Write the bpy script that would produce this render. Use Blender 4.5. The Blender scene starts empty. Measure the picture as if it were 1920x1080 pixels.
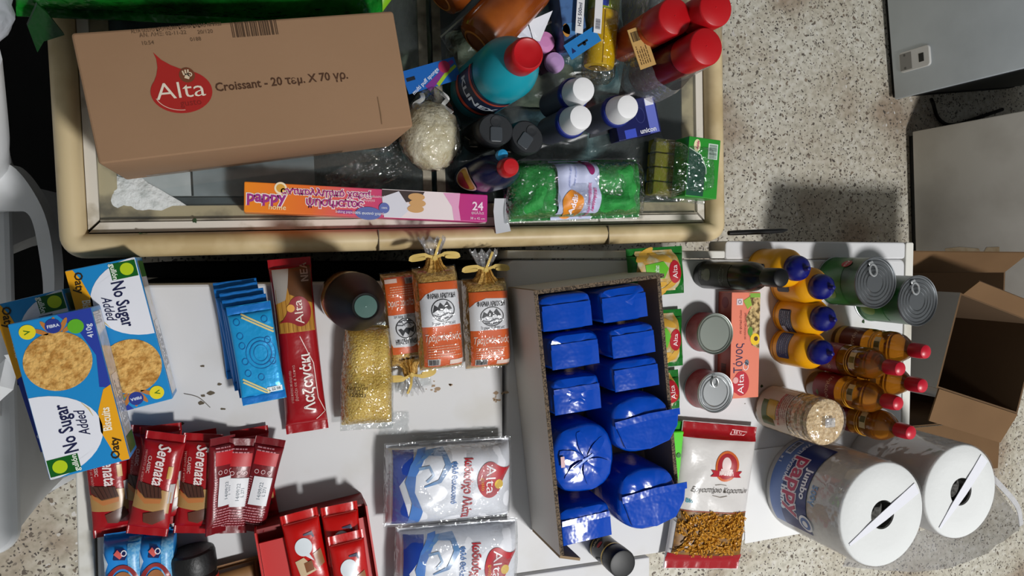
import bpy, bmesh, math, random
from mathutils import Vector, Matrix, noise
random.seed(7)
C = bpy.context.scene.collection
PI = math.pi
# ------------------------------------------------------------------ camera, world, lamp, exposure
FPX, NAD, CAMH = 1400.0, (480, 480), 1.95
_d = Vector(((NAD[0]-960)/FPX, (540-NAD[1])/FPX, -1)).normalized()
_z = -_d
_x = (Vector((1, 0, 0)) - _z*_z.x).normalized()
_y = _z.cross(_x)
CR = Matrix((_x, _y, _z))                      # camera axes -> world axes
cam_data = bpy.data.cameras.new('camera')
cam_data.sensor_width = 36.0
cam_data.lens = FPX/1920*36.0
cam_data.clip_start = 0.01
cam = bpy.data.objects.new('camera', cam_data)
C.objects.link(cam)
cam.matrix_world = Matrix.Translation((0, 0, CAMH)) @ CR.to_4x4()
bpy.context.scene.camera = cam
world = bpy.data.worlds.new('world')
bpy.context.scene.world = world
world.use_nodes = True
world.node_tree.nodes['Background'].inputs[0].default_value = (0.80, 0.88, 1.0, 1)
world.node_tree.nodes['Background'].inputs[1].default_value = 0.22
lamp_data = bpy.data.lights.new('ceiling_lamp', 'AREA')
lamp_data.shape = 'DISK'
lamp_data.size = 0.42
lamp_data.energy = 108
lamp_data.color = (1.0, 0.99, 0.98)
lamp = bpy.data.objects.new('ceiling_lamp', lamp_data)
lamp.location = (1.32, -1.42, 3.8)
C.objects.link(lamp)
vs = bpy.context.scene.view_settings
vs.view_transform = 'Standard'
vs.look = 'None'
vs.exposure = 0.0
vs.gamma = 1.0
vs.use_curve_mapping = False

# ------------------------------------------------------------------ measuring helpers
def P(px, py, z):
    """the point of the horizontal plane z seen at a pixel of the photograph"""
    v = CR @ Vector(((px-960)/FPX, (540-py)/FPX, -1))
    t = (z-CAMH)/v.z
    return Vector((v.x*t, v.y*t, z))
def PW(px, py, p0, n):
    """the point of a plane (point p0, normal n) seen at a pixel"""
    v = CR @ Vector(((px-960)/FPX, (540-py)/FPX, -1))
    o = Vector((0, 0, CAMH))
    t = (p0-o).dot(n)/v.dot(n)
    return o+v*t
def quad(tl, tr, br, bl, z):
    a, b, c, d = [P(p[0], p[1], z) for p in (tl, tr, br, bl)]
    ctr = (a+b+c+d)/4
    ex = (b+c)/2-(a+d)/2
    ey = (a+b)/2-(c+d)/2
    ang = (math.atan2(ex.y, ex.x)+math.atan2(-ey.x, ey.y))/2
    return ctr, ang, ex.length, ey.length

# ------------------------------------------------------------------ materials
def lin(h):
    h = h.lstrip('#')
    o = []
    for i in (0, 2, 4):
        c = int(h[i:i+2], 16)/255
        o.append(c/12.92 if c <= 0.04045 else ((c+0.055)/1.055)**2.4)
    return (o[0], o[1], o[2], 1)
_mats = {}
def mat(name, col='#888888', rough=0.5, metal=0, coat=0, nz=None, col2=None, bump=None, trans=0, ior=1.45, spec=0.5, stretch=None):
    if name in _mats: return _mats[name]
    m = bpy.data.materials.new(name); m.use_nodes = True
    nt = m.node_tree; b = nt.nodes['Principled BSDF']; L = nt.links
    b.inputs['Base Color'].default_value = lin(col)
    b.inputs['Roughness'].default_value = rough
    b.inputs['Metallic'].default_value = metal
    b.inputs['Coat Weight'].default_value = coat
    b.inputs['Coat Roughness'].default_value = 0.06
    b.inputs['Transmission Weight'].default_value = trans
    b.inputs['IOR'].default_value = ior
    b.inputs['Specular IOR Level'].default_value = spec
    tc = None
    if nz or bump:
        tc = nt.nodes.new('ShaderNodeTexCoord'); src = tc.outputs['Object']
        if stretch:
            mp = nt.nodes.new('ShaderNodeMapping'); mp.inputs['Scale'].default_value = stretch
            L.new(src, mp.inputs['Vector']); src = mp.outputs['Vector']
    if nz:
        n = nt.nodes.new('ShaderNodeTexNoise'); n.inputs['Scale'].default_value = nz[0]; n.inputs['Detail'].default_value = 4
        r = nt.nodes.new('ShaderNodeValToRGB')
        r.color_ramp.elements[0].position = nz[1]; r.color_ramp.elements[1].position = nz[2]
        r.color_ramp.elements[0].color = lin(col2 or '#000000'); r.color_ramp.elements[1].color = lin(col)
        L.new(src, n.inputs['Vector']); L.new(n.outputs['Fac'], r.inputs['Fac']); L.new(r.outputs['Color'], b.inputs['Base Color'])
    if bump:
        n = nt.nodes.new('ShaderNodeTexNoise'); n.inputs['Scale'].default_value = bump[0]; n.inputs['Detail'].default_value = 3
        bp = nt.nodes.new('ShaderNodeBump'); bp.inputs['Strength'].default_value = bump[1]; bp.inputs['Distance'].default_value = bump[2]
        L.new(src, n.inputs['Vector']); L.new(n.outputs['Fac'], bp.inputs['Height']); L.new(bp.outputs['Normal'], b.inputs['Normal'])
    _mats[name] = m
    return m
def film(name, tint='#ffffff', base=0.03, edge=0.5, milk=0.0, rough=0.08, bump=(60, 0.6, 0.01), milkcol='#e8e8ea'):
    if name in _mats: return _mats[name]
    m = bpy.data.materials.new(name); m.use_nodes = True
    nt = m.node_tree; nt.nodes.clear(); L = nt.links
    out = nt.nodes.new('ShaderNodeOutputMaterial')
    tr = nt.nodes.new('ShaderNodeBsdfTransparent'); tr.inputs[0].default_value = lin(tint)
    gl = nt.nodes.new('ShaderNodeBsdfGlossy'); gl.inputs['Roughness'].default_value = rough
    lw = nt.nodes.new('ShaderNodeLayerWeight'); lw.inputs['Blend'].default_value = 0.35
    mr = nt.nodes.new('ShaderNodeMapRange'); mr.inputs[3].default_value = base; mr.inputs[4].default_value = edge
    mx = nt.nodes.new('ShaderNodeMixShader')
    tc = nt.nodes.new('ShaderNodeTexCoord'); n = nt.nodes.new('ShaderNodeTexNoise'); n.inputs['Scale'].default_value = bump[0]
    bp = nt.nodes.new('ShaderNodeBump'); bp.inputs['Strength'].default_value = bump[1]; bp.inputs['Distance'].default_value = bump[2]
    L.new(tc.outputs['Object'], n.inputs['Vector']); L.new(n.outputs['Fac'], bp.inputs['Height'])
    L.new(bp.outputs['Normal'], gl.inputs['Normal'])
    L.new(lw.outputs['Facing'], mr.inputs[0]); L.new(mr.outputs[0], mx.inputs[0])
    L.new(tr.outputs[0], mx.inputs[1]); L.new(gl.outputs[0], mx.inputs[2])
    last = mx
    if milk:
        df = nt.nodes.new('ShaderNodeBsdfDiffuse'); df.inputs[0].default_value = lin(milkcol)
        m2 = nt.nodes.new('ShaderNodeMixShader'); m2.inputs[0].default_value = milk
        L.new(mx.outputs[0], m2.inputs[1]); L.new(df.outputs[0], m2.inputs[2]); last = m2
    L.new(last.outputs[0], out.inputs[0])
    _mats[name] = m
    return m
def ink(h, rough=0.45, coat=0):                # flat printing ink
    return mat('print_'+h.lstrip('#')+('g' if coat else ''), h, rough, coat=coat)
def terrazzo():
    m = bpy.data.materials.new('terrazzo'); m.use_nodes = True
    nt = m.node_tree; b = nt.nodes['Principled BSDF']; L = nt.links
    tc = nt.nodes.new('ShaderNodeTexCoord')
    def ramp(fac, stops):
        r = nt.nodes.new('ShaderNodeValToRGB'); e = r.color_ramp.elements
        e[0].position, e[0].color = stops[0][0], lin(stops[0][1]); e[1].position, e[1].color = stops[-1][0], lin(stops[-1][1])
        for p, c in stops[1:-1]: e.new(p).color = lin(c)
        L.new(fac, r.inputs['Fac']); return r.outputs['Color']
    def mix(f, a, c, mode='MIX'):
        x = nt.nodes.new('ShaderNodeMix'); x.data_type = 'RGBA'; x.blend_type = mode
        if isinstance(f, float): x.inputs[0].default_value = f
        else: L.new(f, x.inputs[0])
        L.new(a, x.inputs[6]); L.new(c, x.inputs[7]); return x.outputs[2]
    n1 = nt.nodes.new('ShaderNodeTexNoise'); n1.inputs['Scale'].default_value = 55; n1.inputs['Detail'].default_value = 6
    n2 = nt.nodes.new('ShaderNodeTexNoise'); n2.inputs['Scale'].default_value = 3.5; n2.inputs['Detail'].default_value = 5
    v1 = nt.nodes.new('ShaderNodeTexVoronoi'); v1.inputs['Scale'].default_value = 125; v1.inputs['Randomness'].default_value = 1
    v2 = nt.nodes.new('ShaderNodeTexVoronoi'); v2.inputs['Scale'].default_value = 70
    nd = nt.nodes.new('ShaderNodeTexNoise'); nd.inputs['Scale'].default_value = 60
    add = nt.nodes.new('ShaderNodeVectorMath'); add.operation = 'MULTIPLY_ADD'; add.inputs[1].default_value = (0.022,)*3
    L.new(tc.outputs['Object'], nd.inputs['Vector']); L.new(nd.outputs['Color'], add.inputs[0]); L.new(tc.outputs['Object'], add.inputs[2])
    for n in (n1, n2): L.new(tc.outputs['Object'], n.inputs['Vector'])
    for n in (v1, v2): L.new(add.outputs[0], n.inputs['Vector'])
    base = ramp(n1.outputs['Fac'], [(0.3, '#b9b4a5'), (0.5, '#d3cebf'), (0.7, '#e3e0d6')])
    stain = ramp(n2.outputs['Fac'], [(0.36, '#a88668'), (0.47, '#e8e2da'), (0.6, '#ffffff')])
    base = mix(0.65, base, stain, 'MULTIPLY')
    sp = nt.nodes.new('ShaderNodeSeparateColor'); L.new(v1.outputs['Color'], sp.inputs[0])
    def fleck(v, thr, pick, lo):
        s = nt.nodes.new('ShaderNodeSeparateColor'); L.new(v.outputs['Color'], s.inputs[0])
        a = nt.nodes.new('ShaderNodeMath'); a.operation = 'LESS_THAN'; L.new(v.outputs['Distance'], a.inputs[0]); a.inputs[1].default_value = thr
        c = nt.nodes.new('ShaderNodeMath'); c.operation = 'LESS_THAN'; L.new(s.outputs[0], c.inputs[0]); c.inputs[1].default_value = pick
        d = nt.nodes.new('ShaderNodeMath'); d.operation = 'MULTIPLY'; L.new(a.outputs[0], d.inputs[0]); L.new(c.outputs[0], d.inputs[1])
        return d.outputs[0], s.outputs[1]
    f1, t1 = fleck(v1, 0.36, 0.5, 0)
    base = mix(f1, base, ramp(t1, [(0.0, '#4a4440'), (0.5, '#6b625a'), (1.0, '#8d8273')]))
    f2, t2 = fleck(v2, 0.34, 0.28, 0)
    base = mix(f2, base, ramp(t2, [(0.0, '#57504a'), (0.6, '#8a7b6a'), (1.0, '#e2ded8')]))
    L.new(base, b.inputs['Base Color']); b.inputs['Roughness'].default_value = 0.45
    return m

# ------------------------------------------------------------------ mesh helpers
def ob(name, bm, m, parent=None, smooth=True, ang=40):
    me = bpy.data.meshes.new(name)
    bmesh.ops.recalc_face_normals(bm, faces=bm.faces)
    if smooth:
        lim = math.radians(ang)
        for f in bm.faces: f.smooth = True
        for e in bm.edges:
            lf = e.link_faces
            if len(lf) == 2 and (len(lf[0].verts) > 4 or len(lf[1].verts) > 4 or e.calc_face_angle(0) > lim): e.smooth = False
    bm.to_mesh(me); bm.free()
    for q in (m if isinstance(m, (list, tuple)) else [m]): me.materials.append(q)
    o = bpy.data.objects.new(name, me); C.objects.link(o)
    if parent: o.parent = parent
    return o
def tag(o, label, cat, group=None):
    o['label'] = label; o['category'] = cat
    if group: o['group'] = group
    return o
def thing(name, label, cat, loc=(0, 0, 0), rz=0.0, group=None, rx=0.0, ry=0.0):
    o = bpy.data.objects.new(name, None); C.objects.link(o)
    o.empty_display_size = 0.02
    o.location = loc; o.rotation_euler = (rx, ry, rz)
    return tag(o, label, cat, group)
def clone(root, loc, rz, label, group=None, rx=0, ry=0):
    r = root.copy(); C.objects.link(r); r.location = loc; r.rotation_euler = (rx, ry, rz); r['label'] = label
    if group: r['group'] = group
    for ch in list(root.children):
        c = ch.copy(); C.objects.link(c); c.parent = r
        for g in list(ch.children):
            k = g.copy(); C.objects.link(k); k.parent = c
    return r
def loft(rings, cap0=True, cap1=True, bm=None, closed=True):
    bm = bm or bmesh.new()
    R = [[bm.verts.new(p) for p in r] for r in rings]
    n = len(R[0])
    for a, b in zip(R, R[1:]):
        for i in range(n if closed else n-1):
            j = (i+1) % n
            bm.faces.new((a[i], a[j], b[j], b[i]))
    if cap0: bm.faces.new(R[0][::-1])
    if cap1: bm.faces.new(R[-1])
    return bm
def circ(r, z, n=36, cx=0, cy=0, ry=None):
    return [(cx+r*math.cos(2*PI*i/n), cy+(ry or r)*math.sin(2*PI*i/n), z) for i in range(n)]
def lathe(prof, n=36, bm=None, cap0=True, cap1=True, cx=0, cy=0):
    return loft([circ(max(r, 1e-4), z, n, cx, cy) for r, z in prof], cap0, cap1, bm)
def rr(x0, y0, x1, y1, r, z, k=5):
    r = max(min(r, (x1-x0)/2-1e-5, (y1-y0)/2-1e-5), 1e-5); o = []
    for cx, cy, a0 in ((x1-r, y1-r, 0), (x0+r, y1-r, 90), (x0+r, y0+r, 180), (x1-r, y0+r, 270)):
        for i in range(k+1):
            a = math.radians(a0+90*i/k); o.append((cx+r*math.cos(a), cy+r*math.sin(a), z))
    return o
def rslab(x0, y0, x1, y1, z0, z1, r=0.004, b=0.002, k=4, bm=None):
    """box with rounded upright corners and softened top and bottom edges"""
    prof = [(b, z0), (b*0.3, z0+b*0.3), (0, z0+b), (0, z1-b), (b*0.3, z1-b*0.3), (b, z1)]
    return loft([rr(x0+i, y0+i, x1-i, y1-i, max(r-i, 1e-4), z, k) for i, z in prof], bm=bm)
def rring(x0, y0, x1, y1, prof, r, k=6, bm=None):
    """closed frame: profile (inset, z) swept round a rounded rectangle"""
    rings = [rr(x0+i, y0+i, x1-i, y1-i, max(r-i, 0.0005), z, k) for i, z in prof]
    return loft(rings+[rings[0]] if False else rings, False, False, bm)
def bx(x0, y0, z0, x1, y1, z1, bm=None):
    bm = bm or bmesh.new()
    v = [bm.verts.new(p) for p in ((x0, y0, z0), (x1, y0, z0), (x1, y1, z0), (x0, y1, z0), (x0, y0, z1), (x1, y0, z1), (x1, y1, z1), (x0, y1, z1))]
    for f in ((3, 2, 1, 0), (4, 5, 6, 7), (0, 1, 5, 4), (1, 2, 6, 5), (2, 3, 7, 6), (3, 0, 4, 7)): bm.faces.new([v[i] for i in f])
    return bm
def prism(pts, z0, z1, bm=None):
    return loft([[(x, y, z0) for x, y in pts], [(x, y, z1) for x, y in pts]], bm=bm)
def panel(corners, t, bm=None):
    """a sheet of thickness t on four (or more) 3-D corners"""
    a = [Vector(c) for c in corners]
    n = (a[1]-a[0]).cross(a[2]-a[0]).normalized()*t
    return loft([[tuple(p) for p in a], [tuple(p+n) for p in a]], bm=bm)
def tube(pts, r, n=8, bm=None, closed=False):
    pts = [Vector(p) for p in pts]; rings = []
    for i, p in enumerate(pts):
        d = (pts[min(i+1, len(pts)-1)]-pts[max(i-1, 0)]).normalized()
        u = d.cross(Vector((0, 0, 1)))
        if u.length < 1e-3: u = Vector((1, 0, 0))
        u.normalize(); w = u.cross(d)
        rad = r[i] if isinstance(r, (list, tuple)) else r
        rings.append([tuple(p+(u*math.cos(2*PI*k/n)+w*math.sin(2*PI*k/n))*rad) for k in range(n)])
    return loft(rings, bm=bm)
def ribbon(pts, w, t, up=(0, 0, 1), bm=None):
    """flat bar of width w (a number or one per point) and thickness t along a path"""
    pts = [Vector(p) for p in pts]; up = Vector(up); rings = []
    for i, p in enumerate(pts):
        d = (pts[min(i+1, len(pts)-1)]-pts[max(i-1, 0)]).normalized()
        s = d.cross(up).normalized(); n = s.cross(d)
        ww = (w[i] if isinstance(w, (list, tuple)) else w)/2
        rings.append([tuple(p+s*ww*a+n*t/2*b) for a, b in ((-1, -1), (1, -1), (1, 1), (-1, 1))])
    return loft(rings, bm=bm)
def smooth_path(pts, k=5):
    P_ = [Vector(p) for p in pts]; out = []
    for i in range(len(P_)-1):
        a, b, c, d = P_[max(i-1, 0)], P_[i], P_[i+1], P_[min(i+2, len(P_)-1)]
        for j in range(k):
            t = j/k
            out.append(0.5*((2*b)+(-a+c)*t+(2*a-5*b+4*c-d)*t*t+(-a+3*b-3*c+d)*t**3))
    return out+[P_[-1]]

# ------------------------------------------------------------------ flat print (2-D shapes laid on a surface)
_txt = {}
class D:
    def __init__(s): s.v = []; s.f = []
    def poly(s, pts):
        n = len(s.v); s.v += [tuple(p) for p in pts]; s.f.append(list(range(n, n+len(pts)))); return s
    def rect(s, x0, y0, x1, y1): return s.poly([(x0, y0), (x1, y0), (x1, y1), (x0, y1)])
    def ell(s, cx, cy, rx, ry=None, n=28, a0=0, a1=2*PI):
        ry = ry or rx; e = abs(a1-a0-2*PI) < 1e-6
        return s.poly([(cx+rx*math.cos(a0+(a1-a0)*i/(n if e else n-1)), cy+ry*math.sin(a0+(a1-a0)*i/(n if e else n-1))) for i in range(n)])
    def arc(s, cx, cy, rx, ry, w, a0=0, a1=2*PI, n=26):
        return s.line([(cx+rx*math.cos(a0+(a1-a0)*i/n), cy+ry*math.sin(a0+(a1-a0)*i/n)) for i in range(n+1)], w)
    def line(s, pts, w):
        n = len(pts); ww = w if isinstance(w, (list, tuple)) else [w]*n; L = []; Rr = []
        for i, p in enumerate(pts):
            a, b = pts[max(i-1, 0)], pts[min(i+1, n-1)]
            dx, dy = b[0]-a[0], b[1]-a[1]; l = math.hypot(dx, dy) or 1
            L.append((p[0]-dy/l*ww[i]/2, p[1]+dx/l*ww[i]/2)); Rr.append((p[0]+dy/l*ww[i]/2, p[1]-dx/l*ww[i]/2))
        for i in range(n-1): s.poly([L[i], Rr[i], Rr[i+1], L[i+1]])
        return s
    def txt(s, t, size, x=0, y=0, rot=0, shear=0, bold=0.0, sx=1, align='CENTER', fit=None):
        key = (t, shear, bold, align)
        if key not in _txt:
            cu = bpy.data.curves.new('lettering', 'FONT'); cu.body = t; cu.size = 1; cu.shear = shear; cu.offset = bold
            cu.resolution_u = 2; cu.align_x = align; cu.align_y = 'CENTER'
            o = bpy.data.objects.new('lettering', cu); me = o.to_mesh()
            _txt[key] = ([(v.co.x, v.co.y) for v in me.vertices], [list(p.vertices) for p in me.polygons])
            o.to_mesh_clear(); bpy.data.objects.remove(o); bpy.data.curves.remove(cu)
        V, Fc = _txt[key]; n = len(s.v); c, q = math.cos(math.radians(rot)), math.sin(math.radians(rot))
        if fit and V:
            w = max(v[0] for v in V)-min(v[0] for v in V); sx = fit/(w*size)
        for vx, vy in V:
            vx, vy = vx*size*sx, vy*size; s.v.append((x+vx*c-vy*q, y+vx*q+vy*c))
        s.f += [[i+n for i in f] for f in Fc]
        return s
    def lines(s, x0, y0, x1, n, dy, h, seed=1, rag=0.3, rot=0):
        """rows of small print too fine to read"""
        rnd = random.Random(seed)
        for i in range(n):
            x = x0; xe = x1-(x1-x0)*rag*rnd.random()
            while x < xe:
                w = h*(1.0+3.2*rnd.random()); s.rect(x, y0-i*dy, min(x+w, xe), y0-i*dy+h); x += w+h*0.7
        return s
    def bars(s, x0, y0, x1, y1, seed=1):
        rnd = random.Random(seed); x = x0; u = (x1-x0)/60
        while x < x1-u*2:
            w = u*rnd.choice((1, 1, 2, 3)); s.rect(x, y0, x+w, y1); x += w+u*rnd.choice((1, 1, 2))
        return s
    def xf(s, dx=0, dy=0, rot=0, k=1, ky=None):
        c, q = math.cos(math.radians(rot)), math.sin(math.radians(rot)); ky = ky or k
        s.v = [(dx+x*k*c-y*ky*q, dy+x*k*q+y*ky*c) for x, y in s.v]; return s
def put(name, d, m, parent, mp, off=0.0004, step=None):
    """lay the 2-D shapes d on the surface mp(u, v) -> (point, normal)"""
    bm = bmesh.new(); V = [bm.verts.new((x, y, 0)) for x, y in d.v]
    for f in d.f:
        try: bm.faces.new([V[i] for i in f])
        except ValueError: pass
    if step:
        sx, sy = step if isinstance(step, tuple) else (step, step)
        for ax, st in ((0, sx), (1, sy)):
            if not st or not d.v: continue
            lo, hi = min(v[ax] for v in d.v), max(v[ax] for v in d.v); k = math.ceil(lo/st)
            n = Vector((1, 0, 0)) if ax == 0 else Vector((0, 1, 0))
            while k*st < hi:
                bmesh.ops.bisect_plane(bm, geom=bm.verts[:]+bm.edges[:]+bm.faces[:], plane_co=n*(k*st), plane_no=n); k += 1
    for v in bm.verts:
        p, n = mp(v.co.x, v.co.y); v.co = p+n*off
    me = bpy.data.meshes.new(name); bm.to_mesh(me); bm.free(); me.materials.append(m)
    if step: me.shade_smooth()
    o = bpy.data.objects.new(name, me); C.objects.link(o); o.parent = parent
    return o
def flat(origin, ex, ey):
    o, ex, ey = Vector(origin), Vector(ex).normalized(), Vector(ey).normalized(); n = ex.cross(ey)
    return lambda u, v: (o+ex*u+ey*v, n)
def top(z): return flat((0, 0, z), (1, 0, 0), (0, 1, 0))
def cyl(r, a0, zc=0, up=1):
    """u runs round the cylinder from angle a0, v runs up the side"""
    def f(u, v):
        a = a0+up*u/r; n = Vector((math.cos(a), math.sin(a), 0)); return n*r+Vector((0, 0, zc+v*up)), n
    return f
def face_map(name_z): return top(name_z)

# ------------------------------------------------------------------ pillow packs
def pillow(W, L, T, seal=0.010, nu=22, nv=30, wr=0.0015, seed=0, p=3.0, q=4.0, waist=0.05, freq=28):
    def body(u, v):
        a, b = min(abs(2*u/W), 1), abs(v)/(L/2-seal)
        return 0 if b >= 1 else ((1-a**p)*(1-b**q))**0.5
    m = 0.4*T
    def zt(u, v):
        k = body(u, v)
        e = noise.noise((u*freq+seed*7.3, v*freq+seed*3.1, seed))*wr*(0.35+k)
        r = 0
        if k == 0: r = 0.0004*math.sin(u*1800)
        return m+0.6*T*k+e*1.3+r+0.0006
    def zb(u, v): return max(m-0.4*T*body(u, v)-0.0006, 0)
    def xs(u, v):
        b = min(abs(v)/(L/2-seal), 1); return u*(1-waist*(1-b**3))
    bm = bmesh.new(); us = [W*(i/nu-0.5) for i in range(nu+1)]
    inner = L/2-seal
    vv = [-L/2, -L/2+seal*0.5]+[-inner*math.cos(PI*i/nv) for i in range(nv+1)]+[L/2-seal*0.5, L/2]
    us = [-W/2*math.cos(PI*i/nu) for i in range(nu+1)]
    T_ = [[bm.verts.new((xs(u, v), v, zt(u, v))) for u in us] for v in vv]
    B_ = [[bm.verts.new((xs(u, v), v, zb(u, v))) for u in us] for v in vv]
    for j in range(len(vv)-1):
        for i in range(nu):
            bm.faces.new((T_[j][i], T_[j][i+1], T_[j+1][i+1], T_[j+1][i]))
            bm.faces.new((B_[j][i], B_[j+1][i], B_[j+1][i+1], B_[j][i+1]))
        bm.faces.new((T_[j][0], T_[j+1][0], B_[j+1][0], B_[j][0])); bm.faces.new((T_[j][nu], B_[j][nu], B_[j+1][nu], T_[j+1][nu]))
    for i in range(nu):
        bm.faces.new((T_[0][i], B_[0][i], B_[0][i+1], T_[0][i+1])); bm.faces.new((T_[-1][i], T_[-1][i+1], B_[-1][i+1], B_[-1][i]))
    def mp(u, v):
        e = 0.0008; p0 = Vector((xs(u, v), v, zt(u, v)))
        n = Vector((zt(u-e, v)-zt(u+e, v), zt(u, v-e)-zt(u, v+e), 2*e)).normalized()
        return p0, n
    return bm, mp

# ------------------------------------------------------------------ printed marks used on several packs
def drop(s, tip=(-0.42, 0.9)):
    """the brand's drop: an oval drawn out into one point"""
    pts = []
    for i in range(40):
        a = 2*PI*i/40; pts.append((s*0.62*math.cos(a), s*0.46*math.sin(a)))
    tx, ty = tip[0]*s, tip[1]*s; at = math.atan2(ty/0.46, tx/0.62); out = []
    for x, y in pts:
        a = math.atan2(y/0.46, x/0.62); dlt = abs((a-at+PI) % (2*PI)-PI)
        w = max(0, 1-dlt/0.62)**1.7
        out.append((x+(tx-x)*w, y+(ty-y)*w))
    return out
def alta(parent, mp, cx, cy, s, rot=0, step=None, red='#b3201c', white='#eadfd2', badge='#6b3a22', off=0.0005, sub=True):
    def X(d): return d.xf(cx, cy, rot)
    lg = put('logo', X(D().poly(drop(s))), ink(red), parent, mp, off, step)
    put('logo_badge', X(D().ell(0.17*s, 0.34*s, 0.16*s)), ink(badge), parent, mp, off+0.0002, step)
    put('logo_lettering', X(D().txt('Alta', 0.50*s, -0.02*s, 0.02*s, bold=-0.004, fit=1.0*s)), ink(white), parent, mp, off+0.0004, step)
    if sub: put('logo_subline', X(D().txt('gusto', 0.2*s, 0.14*s, -0.25*s, bold=0.0)), ink('#7d1a14' if badge == '#6b3a22' else '#e8a23a'), parent, mp, off+0.0003, step)
    return lg

# ================================================================== THE SETTING
ZT, ZG = 0.85, 0.850                            # white worktops, glass of the cream freezer
fl = ob('floor', bx(-2.6, -2.6, -0.05, 3.4, 2.6, 0), terrazzo(), smooth=False)
fl['kind'] = 'structure'
plaster = mat('pale_plaster', '#a4a7a9', 0.85)
for wn, q in (('wall_right', (2.9, -2.3, 0, 3.0, 2.2, 3.9)), ('wall_back', (-1.3, 2.2, 0, 3.0, 2.3, 3.9)), ('wall_left', (-1.4, -2.3, 0, -1.3, 2.3, 3.9)), ('wall_front', (-1.4, -2.4, 0, 3.0, -2.3, 3.9)), ('ceiling', (-1.4, -2.4, 3.9, 3.0, 2.3, 4.0))):
    ob(wn, bx(*q), plaster, smooth=False)['kind'] = 'structure'
white_en = mat('white_enamel', '#d0d0d1', 0.6, nz=(7, 0.30, 0.46), col2='#c8c6c2', bump=(30, 0.04, 0.002), spec=0.25)
white_trim = mat('white_plastic_trim', '#d9d7cf', 0.4, nz=(14, 0.30, 0.45), col2='#bdb8aa')
cream = mat('cream_plastic', '#cfbb92', 0.42, nz=(11, 0.36, 0.56), col2='#b39c70', bump=(60, 0.05, 0.002))
dirty_white = mat('dirty_white_metal', '#d6d0c4', 0.45, nz=(22, 0.30, 0.42), col2='#a89e8a')
alu = mat('worn_aluminium', '#a9a291', 0.42, 0.55, nz=(18, 0.36, 0.55), col2='#5d574b')
dark_rubber = mat('dark_rubber', '#1b1b1a', 0.7)
grime = mat('grime', '#5a5040', 0.8)

# ---------------------------------------------- cream display freezer with sliding glass
fz = thing('display_freezer', 'cream edged display freezer with sliding glass lids', 'freezer', (-0.238, -0.004, 0), math.radians(1.7))
def FL(px, py, z=ZG):
    p = P(px, py, z); c, s = math.cos(-math.radians(1.7)), math.sin(-math.radians(1.7))
    x, y = p.x+0.238, p.y+0.004
    return x*c-y*s, x*s+y*c
LX, LY = 0.996, 0.62
ob('body', loft([rr(0.012, 0.012, LX-0.012, LY-0.012, 0.03, z) for z in (0.06, 0.815)], True, False), mat('shade_dark_case', '#1d1915', 0.6), fz)  # case coloured near black so the gap beside it stays shaded
ob('plinth', rslab(0.04, 0.04, LX-0.04, LY-0.04, 0.0, 0.07), dark_rubber, fz)
ob('rim', rring(0, 0, LX, LY, [(0.010, 0.80), (0.002, 0.808), (0, 0.82), (0, 0.852), (0.003, 0.864), (0.010, 0.871), (0.018, 0.873), (0.026, 0.870), (0.031, 0.862), (0.032, 0.840)], 0.03, 8), cream, fz)
for q, x in enumerate((0.405, 0.77)):           # joints of the rim moulding
    ob('rim_joint', bx(x, -0.0005, 0.845, x+0.0012, 0.030, 0.8737), grime, fz, False)
def mitre(a, b, c, d, z0=0.835, z1=0.861):
    return prism([a, b, c, d], z0, z1)
i0, i1 = 0.033, 0.0465
for q in ([(i0, i0), (LX-i0, i0), (LX-i1, i1), (i1, i1)], [(LX-i0, i0), (LX-i0, LY-i0), (LX-i1, LY-i1), (LX-i1, i1)],
          [(LX-i0, LY-i0), (i0, LY-i0), (i1, LY-i1), (LX-i1, LY-i1)], [(i0, LY-i0), (i0, i0), (i1, i1), (i1, LY-i1)]):
    cx, cy = sum(p[0] for p in q)/4, sum(p[1] for p in q)/4
    ob('inner_frame', prism([(cx+(x-cx)*0.999, cy+(y-cy)*0.985) for x, y in q], 0.832, ZG-0.0004), dirty_white, fz, False)
liner_m = mat('freezer_liner', '#5d767b', 0.5, nz=(5, 0.35, 0.65), col2='#16272c')
lb = bmesh.new(); loft([rr(0.069, 0.069, LX-0.069, LY-0.069, 0.02, z) for z in (0.838, 0.56)], False, True, lb)
ob('liner', lb, liner_m, fz)
lb = bmesh.new(); loft([rr(0.047, 0.047, LX-0.047, LY-0.047, 0.001, 0.8435), rr(0.068, 0.068, LX-0.068, LY-0.068, 0.012, 0.840), rr(0.068, 0.068, LX-0.068, LY-0.068, 0.012, 0.80)], False, False, lb)
ob('liner_lip', lb, mat('stained_lip', '#c4b48e', 0.5, nz=(18, 0.36, 0.55), col2='#6b604a'), fz)
xm = FL(800, 200)[0]
glass = film('freezer_glass', '#fdfefe', 0.04, 0.6, rough=0.03, bump=(3, 0.02, 0.01), milk=0.035, milkcol='#c4cfcc')
for nm, a, b_ in (('glass_lid', 0.0475, xm+0.004), ('glass_lid', xm+0.012, LX-0.0475)):
    g = ob(nm, bx(a, 0.0475, ZG-0.0045, b_, LY-0.0475, ZG-0.001), glass, fz, False)
    e = b_ if a < 0.1 else a
    s = -1 if a < 0.1 else 1
    ob('lid_frame', bx(min(e, e+s*0.013), 0.0475, ZG-0.0049, max(e, e+s*0.013), LY-0.0475, ZG-0.0002), alu, g, False)
    ob('lid_edge', bx(a, 0.0475, ZG-0.0046, b_, 0.0500, ZG-0.0003), alu, g, False)
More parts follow.
